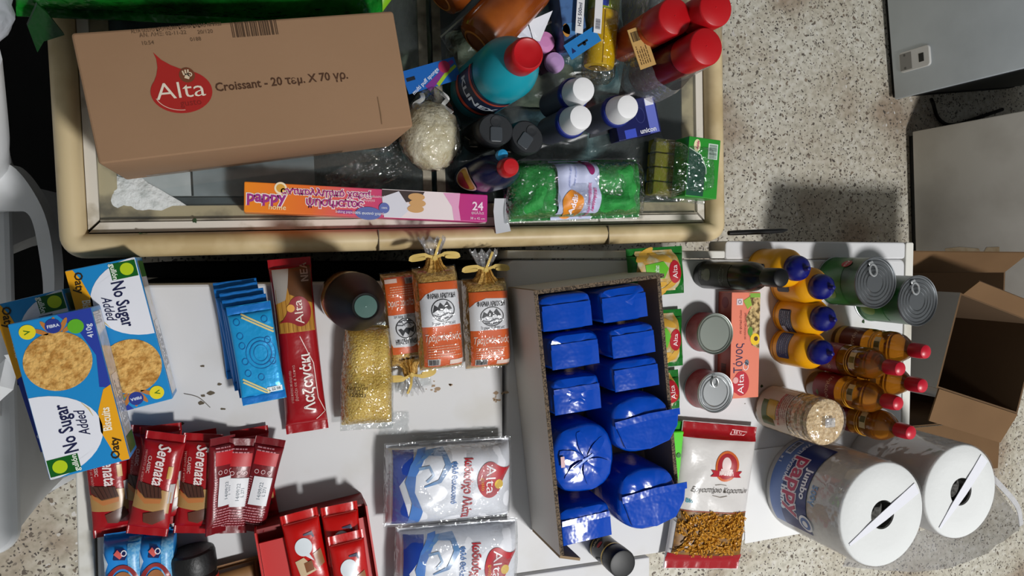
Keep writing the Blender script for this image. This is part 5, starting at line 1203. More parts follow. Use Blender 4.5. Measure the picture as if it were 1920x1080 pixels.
pouch3('red pouch leaning by the plain inner panel of the red carton', (560, 962), (592, 1120), ZT+0.048, 0.050, 161)
pouch3('red pouch at the back of the red display carton half covered', (636, 948), (652, 1075), ZT+0.0485, 0.050, 163)
pouch3('red pouch lying over another red pouch in the display carton', (648, 1002), (668, 1140), ZT+0.066, 0.048, 167)

# ================================================================== ON THE RIGHT WHITE FREEZER
# ---------------------------------------------- white carton tray with ten blue bags
RZ = ZT+0.118
tl, tr_, bl = P(1000, 545, RZ), P(1196, 522, RZ), P(1050, 1042, RZ)
ydir = (tl-bl).normalized(); rz = math.atan2(-ydir.x, ydir.y)
TW, TL = 0.216, (tl-bl).length
ctr = bl+ydir*TL/2+Vector((math.cos(rz), math.sin(rz), 0))*TW/2
rz_tray = rz
tray = thing('carton_tray', 'white corrugated carton tray full of blue bags', 'carton', (ctr.x, ctr.y, ZT+0.0006), rz)
wboard = mat('white_carton_board', '#c9c5bf', 0.6, bump=(120, 0.1, 0.001)); corr = mat('corrugated_edge', '#6b5b49', 0.9, nz=(400, 0.42, 0.55), col2='#2e261e')
inb = mat('carton_inside', '#8a7458', 0.85)
h = RZ-ZT; w, l = TW/2, TL/2
ob('bottom', bx(-w+0.006, -l+0.001, 0, w-0.006, l-0.006, 0.003), inb, tray, False)
def wall(name, x0, y0, x1, y1, hh, nx, ny):
    o = ob(name, bx(x0, y0, 0, x1, y1, hh), [wboard, inb, corr], tray, False)
    for p in o.data.polygons:
        p.material_index = 2 if p.normal.z > 0.5 else (0 if p.normal.dot(Vector((nx, ny, 0))) > 0.5 else 1)
    return o
wall('side_wall', -w, -l, -w+0.006, l, h, -1, 0); wall('side_wall', w-0.006, -l, w, l, h*0.80, 1, 0)
wall('back_wall', -w+0.0065, l-0.006, w-0.0065, l, h, 0, 1)
ob('front_flap', panel([(-w+0.001, -l-0.0005, h*0.02), (-w+0.032, -l-0.012, h*0.02), (-w+0.032, -l-0.012, h*0.98), (-w+0.001, -l-0.0005, h*0.98)], 0.004), inb, tray, False)
blue_film = mat('glossy_blue_film', '#0342ac', 0.17, bump=(26, 0.40, 0.006), coat=0.1)
navy_side = mat('printed_bag_side', '#0b2a86', 0.25)
def sring(w, d, z, e, n=44, dx=0, dy=0, jit=0, seed=0):
    o = []
    for i in range(n):
        a = 2*PI*i/n; c_, s_ = math.cos(a), math.sin(a)
        r = 1+jit*noise.noise((c_*2.2+seed, s_*2.2, seed+z*20))
        o.append((dx+w/2*math.copysign(abs(c_)**(2/e), c_)*r, dy+d/2*math.copysign(abs(s_)**(2/e), s_)*r, z))
    return o
def blue_bag(label, px, py, wpx, dpx, ang, ht, seed, kind='fold'):
    p = P(px, py, ZT+0.005+ht)
    dep = -(CR.transposed() @ (p-Vector((0, 0, CAMH)))).z
    W, Dd = wpx*dep/FPX, dpx*dep/FPX
    q_ = Matrix.Rotation(-rz_tray, 3, 'Z') @ Vector((p.x-tray.location.x, p.y-tray.location.y, 0)); W *= 0.97; Dd *= 0.91
    q_.x = max(q_.x, -TW/2+0.0085+W/2) if q_.x < 0 else min(q_.x, TW/2-0.0085-W/2)
    q_.y = min(q_.y, TL/2-0.010-Dd/2)
    q_ = Matrix.Rotation(rz_tray, 3, 'Z') @ q_; p = Vector((q_.x+tray.location.x, q_.y+tray.location.y, 0))
    t = thing('flour_bag', label, 'bag', (p.x, p.y, ZT+0.005), math.radians(ang*0.3)+rz_tray*0.7, 'blue bags in the carton tray')
    e = 5 if kind == 'fold' else 2.6
    prof = [(0.90, 0), (0.97, 0.004), (1.0, 0.02), (1.0, ht*0.6), (1.0, ht-0.018), (0.985, ht-0.010), (0.95, ht-0.004), (0.88, ht-0.001), (0.6, ht+0.001), (0.3, ht+0.0015), (0.02, ht+0.0015)]
    rings = [sring(W*k, Dd*k, z+(0.0022*noise.noise((k*5+seed, 1, seed)) if k < 0.9 and z > 0.03 else 0), e, jit=0.03 if k > 0.5 else 0.06, seed=seed) for k, z in prof]
    bm = loft(rings)
    for v in bm.verts:
        if v.co.z > ht-0.004:
            v.co.z += 0.003*noise.noise((v.co.x*60+seed, v.co.y*60, seed))+0.0015*abs(noise.noise((v.co.x*160, v.co.y*160, seed)))
    ob('bag', bm, blue_film, t)
    if kind == 'fold':                               # flat folded top with a pressed seam
        fl = ob('folded_top', loft([[(W*k*0.46, -Dd*0.44*s0, ht+z), (W*k*0.46, Dd*0.10, ht+z), (-W*k*0.46, Dd*0.10, ht+z), (-W*k*0.46, -Dd*0.44*s0, ht+z)] for k, z, s0 in ((1.0, 0.0008, 1), (1.0, 0.0022, 1), (0.97, 0.0027, 0.98))]), blue_film, t)
        ob('seal_strip', ribbon([(-W*0.45, Dd*0.15, ht+0.0026), (0, Dd*0.155, ht+0.003), (W*0.45, Dd*0.15, ht+0.0026)], 0.008, 0.0010), blue_film, t)
    elif kind == 'round':                            # gathered top pressed flat in a pinwheel
        for k in range(6):
            a = k*PI/3+0.4; r0 = 0.42*min(W, Dd)
            ob('pleat', ribbon(smooth_path([(0.004*math.cos(a), 0.004*math.sin(a), ht+0.004), (0.5*r0*math.cos(a+0.25), 0.5*r0*math.sin(a+0.25), ht+0.0042), (r0*math.cos(a+0.3), r0*math.sin(a+0.3), ht+0.001)], 4), [0.004, 0.006, 0.009, 0.012, 0.014, 0.014, 0.012, 0.010, 0.006], 0.0014), blue_film, t)
        put('red_mark', D().rect(-W*0.40, -0.006, -W*0.34, 0.010), ink('#8a2230', 0.3), t, top(ht+0.004), 0.002)
        put('top_seal', D().line([(-W*0.2, -Dd*0.10), (0, 0), (W*0.12, Dd*0.06)], 0.003), ink('#6f8fdc', 0.2), t, top(ht+0.0045), 0.002)
    else:                                            # fan: the sealed end stands off to one side
        fan = [(-W*0.44, Dd*0.02), (W*0.2, Dd*0.10), (W*0.62, Dd*0.12), (W*0.60, -Dd*0.10), (W*0.44, -Dd*0.34), (W*0.1, -Dd*0.44), (-W*0.3, -Dd*0.38)]
        rg = [[(x*s0, y*s0, ht+z+0.002*math.sin(x*200)) for x, y in fan] for s0, z in ((1.0, 0.001), (1.0, 0.0036), (0.96, 0.0045))]
        ob('fan_flap', loft(rg), blue_film, t)
        ob('seal_strip', ribbon([(-W*0.46, Dd*0.05, ht+0.004), (W*0.1, Dd*0.13, ht+0.0055), (W*0.63, Dd*0.15, ht+0.006)], 0.010, 0.0012), blue_film, t)
    return t
H1 = 0.104
blue_bag('blue folded bag in the tray corner nearest the tied grain pack', 1061, 583, 112, 78, 5, H1, 1)
blue_bag('blue folded bag second along the tray side wall, above a squat one', 1077, 657, 108, 76, 4, H1, 2)
blue_bag('blue folded bag between the pinwheel bag and the second one', 1081, 740, 106, 80, 3, H1-0.004, 3)
blue_bag('large blue bag with a pinwheel pleated top and red mark', 1084, 862, 130, 146, 0, H1-0.004, 4, 'round')
blue_bag('blue folded bag at the open end of the tray above the spice jar', 1082, 986, 112, 78, 4, H1-0.006, 5)
blue_bag('blue folded bag at the tray back beside the green pouches', 1169, 566, 104, 76, 9, H1, 6)
blue_bag('blue folded bag next to the red tomato can without a ring pull', 1186, 639, 100, 68, 7, H1, 7)
blue_bag('blue folded bag next to the lowest green pouch', 1192, 702, 104, 66, 5, H1, 8)
blue_bag('blue bag with its sealed end fanned out towards the green clip', 1203, 795, 128, 118, -3, H1, 9, 'fan')
blue_bag('blue bag with a fanned end touching the fusilli bag', 1216, 935, 128, 130, -8, H1, 10, 'fan')

# ---------------------------------------------- green pouches
def gpouch(label, q, zb, seed, T=0.022):
    c, a, W, L = quad(*q, zb+T*0.8)
    t = thing('snack_pouch', label, 'pouch', (c.x, c.y, zb), a, 'green pouches behind the blue bags')
    bm, mp = pillow(W, L, T, 0.012, 24, 26, 0.004, seed, p=3, q=4, waist=0.04, freq=26)
    ob('wrapper', bm, mat('dark_green_pouch', '#12661f', 0.25, bump=(40, 0.5, 0.005)), t)
    X = lambda f: f*W; Y = lambda f: f*L
    put('food_picture', D().poly([(X(-0.36), Y(0.44)), (X(0.30), Y(0.44)), (X(0.38), Y(0.1)), (X(0.34), Y(-0.42)), (X(-0.36), Y(-0.42)), (X(-0.42), Y(0.0))]), mat('vegetable_print', '#bdb59a', 0.35, nz=(60, 0.4, 0.6), col2='#b08a3c'), t, mp, 0.0010, 0.005)
    for k, (u, v, r) in enumerate(((-0.22, 0.36, 0.5), (0.02, 0.30, -0.4), (-0.1, -0.30, 0.2), (0.16, -0.34, 0.8))):
        put('noodle_picture', D().ell(0, 0, 0.022, 0.006).xf(X(u), Y(v), math.degrees(r)), ink('#c79a3c', 0.3), t, mp, 0.0013+0.0001*k, 0.005)
    put('lime_field', D().poly([(X(-0.28), Y(0.15)), (X(0.05), Y(0.2)), (X(0.14), Y(0.06)), (X(0.05), Y(-0.14)), (X(-0.26), Y(-0.12))]), ink('#5fae2c', 0.3), t, mp, 0.0018, 0.005)
    put('title', D().txt('Χωριάτικα', 0.009, X(-0.08), Y(0.02), rot=85, bold=0.02, fit=L*0.22), ink('#e4efda', 0.3), t, mp, 0.0022, 0.004)
    put('brand_drop', D().ell(X(0.26), Y(-0.02), 0.012, 0.018), ink('#a81c28', 0.3), t, mp, 0.0018, 0.005)
    put('brand_lettering', D().txt('Alta', 0.013, X(0.26), Y(-0.02), rot=90, bold=0.0), ink('#efdcdc', 0.3), t, mp, 0.0022, 0.004)
    return t
gpouch('green pouch at the back corner of the tray, uppermost in its row', ((1176, 464), (1286, 464), (1290, 552), (1188, 556)), ZT+0.008, 171, 0.03)
gpouch('green pouch half hidden by blue bags beside the plain red can', ((1198, 585), (1282, 580), (1286, 688), (1205, 692)), ZT, 173)
gpouch('green pouch showing only a corner beside the ring pull can', ((1190, 700), (1276, 698), (1280, 768), (1200, 775)), ZT, 177)
# ---------------------------------------------- green plastic clip
cz = ZT+0.018
c, a, W, L = quad((1246, 790), (1290, 794), (1290, 912), (1248, 918), cz)
t = thing('plastic_clip', 'lime green plastic clip tucked between blue bags and fusilli', 'clip', (c.x, c.y, ZT), a)
ob('base', rslab(-W/2, -L/2, W/2, L/2, 0, 0.010, 0.006, 0.002), mat('clear_green_plastic', '#1f8a1c', 0.2), t)
ob('lever', rslab(-W*0.18, -L*0.44, W*0.30, L*0.36, 0.0102, 0.018, 0.003, 0.002), mat('lime_plastic', '#4fc61c', 0.3), t)
ob('side_tongue', rslab(-W*0.70, -L*0.36, -W*0.2, L*0.05, 0.0102, 0.014, 0.003, 0.001), mat('lime_plastic2', '#67c83a', 0.35), t)
ob('pivot', lathe([(0.0045, 0.0181), (0.004, 0.0195), (0.0015, 0.0195)], 20, cx=W*0.08), mat('dark_green_pivot', '#1c6a14', 0.4), t)
put('groove', D().rect(-W*0.02, -L*0.30, W*0.04, -L*0.2), ink('#2d8a16'), t, top(0.018), 0.0004)
# ---------------------------------------------- tins
steel = mat('tin_steel', '#b9bcbd', 0.28, 0.9, bump=(8, 0.02, 0.001))
def tin(name, label, px, py, h, r, wrap, ring, group, ridge=4, rz=0.0, bodym=None):
    t = upright(name, label, 'tin can', px, py, h, ZT, rz, group)
    ob('body', lathe([(r*0.97, 0), (r*1.0, 0.0015), (r*1.0, 0.003), (r*0.985, 0.004), (r*0.985, h-0.004), (r*0.99, h-0.0035)], 48), wrap, t)
    ob('bottom_rim', lathe([(r*0.985, 0.0005), (r*1.012, 0.001), (r*1.012, 0.003), (r*0.986, 0.0036)], 48, None, False, False), steel, t)
    prof = [(r*0.995, h-0.0036), (r*1.015, h-0.003), (r*1.02, h-0.001), (r*1.005, h), (r*0.975, h-0.0004), (r*0.955, h-0.0028), (r*0.93, h-0.0032)]
    for k in range(ridge):
        rr_ = r*(0.86-0.15*k); prof += [(rr_+0.0014, h-0.0032), (rr_, h-0.0020), (rr_-0.0012, h-0.0031)]
    prof += [(0.001, h-0.0031)]
    ob('lid', lathe(prof, 48), bodym or steel, t, True, 25)
    if ring:
        pr = r*0.62
        ob('pull_ring', ring_mesh(0, pr-r*0.10, h+0.0008, r*0.17, r*0.23, 0.0011), mat('bright_tab', '#d6d8d8', 0.22, 0.9), t)
        ob('pull_tab', rslab(-r*0.11, pr+r*0.08, r*0.11, pr+r*0.27, h-0.0018, h+0.0006, 0.002, 0.0006), _mats['bright_tab'], t)
    return t
def ring_mesh(cx, cy, z, rx, ry, th):
    bm = bmesh.new(); N, M = 28, 8; R = []
    for i in range(N):
        a = 2*PI*i/N; R.append([(cx+(rx+th*1.8*math.cos(2*PI*j/M))*math.cos(a), cy+(ry+th*1.8*math.cos(2*PI*j/M))*math.sin(a), z+th*math.sin(2*PI*j/M)) for j in range(M)])
    V = [[bm.verts.new(p) for p in r] for r in R]
    for i in range(N):
        for j in range(M): bm.faces.new((V[i][j], V[(i+1) % N][j], V[(i+1) % N][(j+1) % M], V[i][(j+1) % M]))
    return bm
red_tin = mat('red_printed_tin', '#8a1e22', 0.3, nz=(40, 0.35, 0.6), col2='#a2494a')
lid_green = mat('lacquered_lid', '#8a9088', 0.35, 0.75)
tin('tomato_can', 'short red can with plain ridged lid, no ring pull', 1342, 626, 0.042, 0.0338, red_tin, False, 'short red cans', 1, bodym=lid_green)
tin('tomato_can', 'short red can with a ring pull lid', 1343, 736, 0.046, 0.0336, red_tin, True, 'short red cans', 2, 0.1)
green_tin = mat('green_printed_tin', '#2f6b33', 0.32, nz=(18, 0.38, 0.6), col2='#1b4423')
grey_lid = mat('dark_grey_lid', '#75787a', 0.3, 0.85)
for px, py, hh, lab in ((1643, 530, 0.096, 'tall green can with ring pull next to the mustard bottles'), (1722, 564, 0.104, 'tall green can with ring pull at the freezer edge')):
    t = tin('vegetable_can', lab, px, py, hh, 0.0437, green_tin, True, 'tall green cans', 4, 0.35, bodym=grey_lid)
    lm = cyl(0.0437*0.985, CAMA(t)-t.rotation_euler[2]*0, 0)
    lb_ = put('label_panel', D().rect(-0.05, 0.012, 0.05, hh*0.62), ink('#2d6a2c', 0.3), t, lm, 0.0004, (0.003, None))
    put('label_picture', D().ell(0.022, hh*0.3, 0.012, 0.016), ink('#6f8a3a', 0.3), lb_, lm, 0.0008, 0.003)
    put('brand_drop', D().ell(-0.034, hh*0.62, 0.008, 0.011), ink('#a81c28', 0.3), t, lm, 0.0010, 0.003)
    put('brand_lettering', D().txt('Alta', 0.009, -0.034, hh*0.62, rot=0, bold=0.0), ink('#efdcdc', 0.3), t, lm, 0.0014, 0.003)
# ---------------------------------------------- tuna box
cz = ZT+0.038
c, a, W, L = quad((1369, 548), (1424, 548), (1424, 746), (1372, 746), cz)
t = thing('tuna_box', 'salmon pink tuna box with a pasta salad picture', 'box', (c.x, c.y, ZT), a)
ob('body', rslab(-W/2, -L/2, W/2, L/2, 0, 0.038, 0.0012, 0.0008), mat('salmon_board', '#e07f66', 0.38), t)
sm_ = flat((-W/2, 0, 0), (0, -1, 0), (0, 0, 1))
put('side_panel', D().rect(-L/2+0.001, 0.001, L/2-0.001, 0.037), mat('brick_board', '#a24a3a', 0.4), t, sm_, 0.0003)
put('side_drop', D().ell(-L*0.40, 0.02, 0.010, 0.009), ink('#7f1c22'), t, sm_, 0.0006)
put('side_barcode', D().bars(L*0.18, 0.012, L*0.28, 0.026, 6), ink('#43302c'), t, sm_, 0.0006)
mp = top(0.038); X = lambda f: f*W; Y = lambda f: f*L
sal = mat('salad_print', '#cdb27a', 0.4, nz=(130, 0.42, 0.58), col2='#5f4a22')
put('salad_picture', D().poly([(X(0.49), Y(0.49)), (X(0.10), Y(0.49)), (X(0.18), Y(0.36)), (X(0.0), Y(0.26)), (X(0.10), Y(0.12)), (X(0.22), Y(0.0)), (X(0.49), Y(-0.04))]), sal, t, mp, 0.0004)
put('leaf_picture', D().poly([(X(-0.1), Y(0.42)), (X(0.12), Y(0.46)), (X(0.2), Y(0.38)), (X(0.05), Y(0.34))]), ink('#8cb03a'), t, mp, 0.0006)
put('leaf_picture', D().rect(X(0.14), Y(0.45), X(0.49), Y(0.49)), ink('#7aa83a'), t, mp, 0.0006); put('leaf_picture', D().ell(X(0.16), Y(0.13), 0.005, 0.008), ink('#5c8a2c'), t, mp, 0.0006)
put('sunflower', D().ell(X(0.33), Y(0.055), 0.0095, 0.010), ink('#e8c020'), t, mp, 0.0007); put('sunflower_eye', D().ell(X(0.36), Y(0.06), 0.004), ink('#4a2f12'), t, mp, 0.0009)
put('title', D().txt('Τόνος', 0.024, X(-0.22), Y(-0.12), rot=90, bold=0.0, fit=0.050), ink('#2a2450'), t, mp, 0.0006)
put('small_print', D().txt('σε φυτικό έλαιο', 0.006, X(-0.18), Y(0.22), rot=90, fit=0.04).txt('για σαλάτα και ζυμαρικά', 0.006, X(-0.02), Y(0.18), rot=90, fit=0.045), ink('#8a4438'), t, mp, 0.0006)
put('recycle_field', D().rect(X(-0.33), Y(0.38), X(-0.12), Y(0.44)), ink('#d8c8cc'), t, mp, 0.0006); put('recycle_mark', D().arc(X(-0.225), Y(0.41), 0.003, 0.003, 0.001, n=14), ink('#5f5a66'), t, mp, 0.0008)
put('fish_mark', D().arc(X(0.02), Y(-0.20), 0.005, 0.006, 0.0012), ink('#e9e2e6'), t, mp, 0.0006); put('fish_mark', D().ell(X(0.06), Y(-0.165), 0.004, 0.005), ink('#5f6a78'), t, mp, 0.0006)
alta(t, mp, X(-0.12), Y(-0.36), 0.034, 90, red='#b81c2c', white='#f4e6e8', badge='#e0a3a0', sub=False)
# ---------------------------------------------- dark oil bottle
t = upright('oil_bottle', 'tall black olive oil bottle beside the tuna box', 'bottle', 1466, 521, 0.200, ZT)
dkg = mat('dark_bottle_glass', '#080a08', 0.25, spec=0.3)
ob('body', lathe([(0.019, 0), (0.0225, 0.002), (0.0235, 0.006), (0.0235, 0.125), (0.022, 0.138), (0.016, 0.152), (0.0125, 0.160), (0.0120, 0.170)], 36), dkg, t)
ob('cap', lathe([(0.0135, 0.166), (0.0142, 0.168), (0.0142, 0.196), (0.013, 0.199), (0.010, 0.2005), (0.001, 0.2005)], 32), mat('black_cap', '#0b0c0e', 0.42, spec=0.3), t)
lm = cyl(0.0237, CAMA(t), 0)
lb_ = put('label', D().rect(-0.020, 0.018, 0.020, 0.100), ink('#0d100b', 0.5), t, lm, 0.0003, (0.003, None))
put('label_emblem', D().ell(0, 0.042, 0.010, 0.012).line([(-0.008, 0.030), (0.008, 0.030)], 0.002), ink('#4a4a24', 0.3), lb_, lm, 0.0007, 0.003)['kind'] = 'stuff'
put('label_lettering', D().txt('ΕΛΑΙΟΛΑΔΟ', 0.006, 0, 0.078, bold=0.0).arc(0, 0.084, 0.010, 0.006, 0.0008, 0, PI).txt('500 ml', 0.005, 0, 0.024), ink('#63665e', 0.3), lb_, lm, 0.0007, 0.003)
# ---------------------------------------------- mustard bottles
yel = mat('mustard_yellow', '#dc9a0c', 0.3)
navcap = mat('navy_cap', '#0c1262', 0.28)
for k, (px, py, lab) in enumerate(((1500, 503, 'mustard bottle half hidden behind the black oil bottle'), (1546, 538, 'mustard bottle with a navy cap touching the green can'),
                                 (1549, 598, 'mustard bottle with back label, between two other mustard bottles'), (1544, 661, 'mustard bottle closest to the vinegar bottles'))):
    t = upright('mustard_bottle', lab, 'bottle', px, py, 0.098, ZT, 0.0, 'yellow mustard bottles')
    ob('body', lathe([(0.028, 0), (0.0315, 0.002), (0.0325, 0.007), (0.0325, 0.062), (0.0315, 0.070), (0.027, 0.078), (0.021, 0.082), (0.019, 0.084)], 40), yel, t)
    ob('cap', lathe([(0.0205, 0.0825), (0.0215, 0.084), (0.0212, 0.094), (0.0190, 0.1005), (0.0140, 0.1055), (0.0080, 0.1085), (0.0050, 0.1105), (0.0042, 0.116), (0.0030, 0.120), (0.001, 0.1205)], 36), navcap, t)
    ob('base_dark_ring', lathe([(0.0329, 0.0065), (0.0331, 0.008), (0.0329, 0.0095)], 40, None, False, False), mat('mustard_seam', '#a86f08', 0.4), t)  # darker mustard ring round the bottle foot
    lm = cyl(0.0327, CAMA(t)+(0.55, -0.35, 0.45, -0.05)[k], 0)
    lb_ = put('label', D().poly([p[:2] for p in rr(-0.024, 0.020, 0.024, 0.050, 0.004, 0)]), ink('#1d2340' if k != 3 else '#39426a', 0.3), t, lm, 0.0004, 0.003)
    put('label_print', D().lines(-0.020, 0.044, 0.020, 5, 0.005, 0.0016, 11+k), ink('#8a8fa0', 0.3), lb_, lm, 0.0008, 0.003)['kind'] = 'stuff'
    if k == 2: put('barcode_field', D().rect(0.006, 0.022, 0.022, 0.032), ink('#b9bcc4', 0.3), lb_, lm, 0.0010, 0.003)
# ---------------------------------------------- vinegar bottles
vin = mat('amber_vinegar', '#b4711c', 0.08, trans=0.75, ior=1.36, coat=0.5)
vlab = mat('vinegar_label', '#7a1016', 0.35)
for k, (px, py, lab) in enumerate(((1738, 660, 'vinegar bottle with pale label, nearest to the green cans'), (1690, 692, 'vinegar bottle with a tipped red cap close to the mustard'), (1732, 724, 'vinegar bottle at the freezer edge between two others'),
                                 (1686, 757, 'vinegar bottle with maroon label facing out'), (1710, 812, 'vinegar bottle standing closest to the rice cakes and kitchen roll'))):
    t = upright('vinegar_bottle', lab, 'bottle', px, py, 0.186, ZT, 0.0, 'amber vinegar bottles with red caps')
    ob('body', lathe([(0.021, 0), (0.0255, 0.002), (0.027, 0.006), (0.027, 0.078), (0.0262, 0.084), (0.0245, 0.090), (0.0240, 0.096), (0.0255, 0.102), (0.0270, 0.112), (0.0265, 0.122), (0.0235, 0.134), (0.0170, 0.146), (0.0115, 0.154), (0.0105, 0.160)], 40), vin, t)
    for zz in (0.088, 0.093): ob('neck_ring', lathe([(0.0252, zz), (0.0262, zz+0.0015), (0.0252, zz+0.003)], 36, None, False, False), mat('amber_ring', '#c08a2a', 0.15, coat=0.4), t)
    ob('cap', lathe([(0.0118, 0.158), (0.0125, 0.160), (0.0120, 0.178), (0.0108, 0.184), (0.0075, 0.1865), (0.001, 0.187)], 28), mat('crimson_cap', '#b3142a', 0.35), t)
    lm = cyl(0.0272, CAMA(t), 0)
    lb_ = put('label', D().rect(-0.034, 0.022, 0.034, 0.074), vlab if k else ink('#6a2a16', 0.35), t, lm, 0.0004, (0.003, None))
    if k == 0: put('pale_strip', D().rect(-0.034, 0.014, 0.034, 0.024), ink('#c9a24e', 0.3), t, lm, 0.0008, (0.003, None))
    put('label_leaf', D().ell(0.012, 0.034, 0.005, 0.003), ink('#5a6a24', 0.3), lb_, lm, 0.0008, 0.003)
    put('lettering', D().txt('Μηλόξυδο', 0.010, 0, 0.056, bold=0.0, fit=0.044), ink('#d8b9a0', 0.3), lb_, lm, 0.0008, 0.003)
    ln_ = cyl(0.0272, CAMA(t), 0)
    put('neck_label', D().rect(-0.014, 0.103, 0.014, 0.116), ink('#cbb98a', 0.3), t, ln_, 0.0006, (0.003, None))
    put('neck_picture', D().rect(-0.006, 0.104, 0.004, 0.115), ink('#5d5a34', 0.3), t, ln_, 0.0010, (0.003, None))
# ---------------------------------------------- rice cakes in a film tube
t = upright('rice_cake_pack', 'clear tube pack of puffed rice cakes beside kitchen rolls', 'rice cakes', 1553, 793, 0.138, ZT)
cake = mat('puffed_rice', '#d8c4a4', 0.8, nz=(190, 0.36, 0.6), col2='#b39a76', bump=(220, 1.0, 0.004))
for k in range(9):
    z0 = 0.002+k*0.0148
    bm = lathe([(0.033, z0), (0.0375, z0+0.003), (0.0380, z0+0.007), (0.0375, z0+0.011), (0.033, z0+0.0135), (0.018, z0+0.0138), (0.002, z0+0.0138)], 40)
    for v in bm.verts:
        r_ = noise.noise(v.co*160)*0.0011; v.co.x *= 1+r_*20; v.co.y *= 1+r_*20; v.co.z += r_*0.6
    ob('rice_cake', bm, cake, t)
ob('film_tube', lathe([(0.0385, 0.001), (0.0395, 0.004), (0.0395, 0.132), (0.037, 0.137), (0.020, 0.139), (0.001, 0.1395)], 44), film('tube_film', '#fbf8f2', 0.04, 0.5, bump=(70, 0.8, 0.008), rough=0.06), t)
ob('end_fold', rslab(-0.008, -0.007, 0.012, 0.008, 0.1396, 0.1406, 0.002, 0.0004), film('fold_film', '#f2f4f6', 0.25, 0.7, milk=0.15, bump=(60, 0.8, 0.008)), t)
lm = cyl(0.0397, CAMA(t), 0)
lb_ = put('label', D().rect(-0.045, 0.010, 0.045, 0.085), ink('#b8ab98', 0.3), t, lm, 0.0003, (0.003, None))
put('green_field', D().rect(-0.010, 0.022, 0.034, 0.052), ink('#4a5a24', 0.3), lb_, lm, 0.0007, (0.003, None))
put('wheat_field', D().poly([(-0.012, 0.036), (0.016, 0.036), (0.022, 0.058), (-0.012, 0.060)]), ink('#b1963c', 0.3), lb_, lm, 0.0010, 0.003)
put('field_print', D().lines(-0.03, 0.080, 0.03, 5, 0.0045, 0.0018, 17), ink('#8c5a52', 0.3), lb_, lm, 0.0008, 0.003)['kind'] = 'stuff'
put('lettering', D().txt('Ρυζογκοφρέτες', 0.008, 0.0, 0.064, bold=0.02), ink('#b8433a', 0.3), lb_, lm, 0.0010, 0.003)
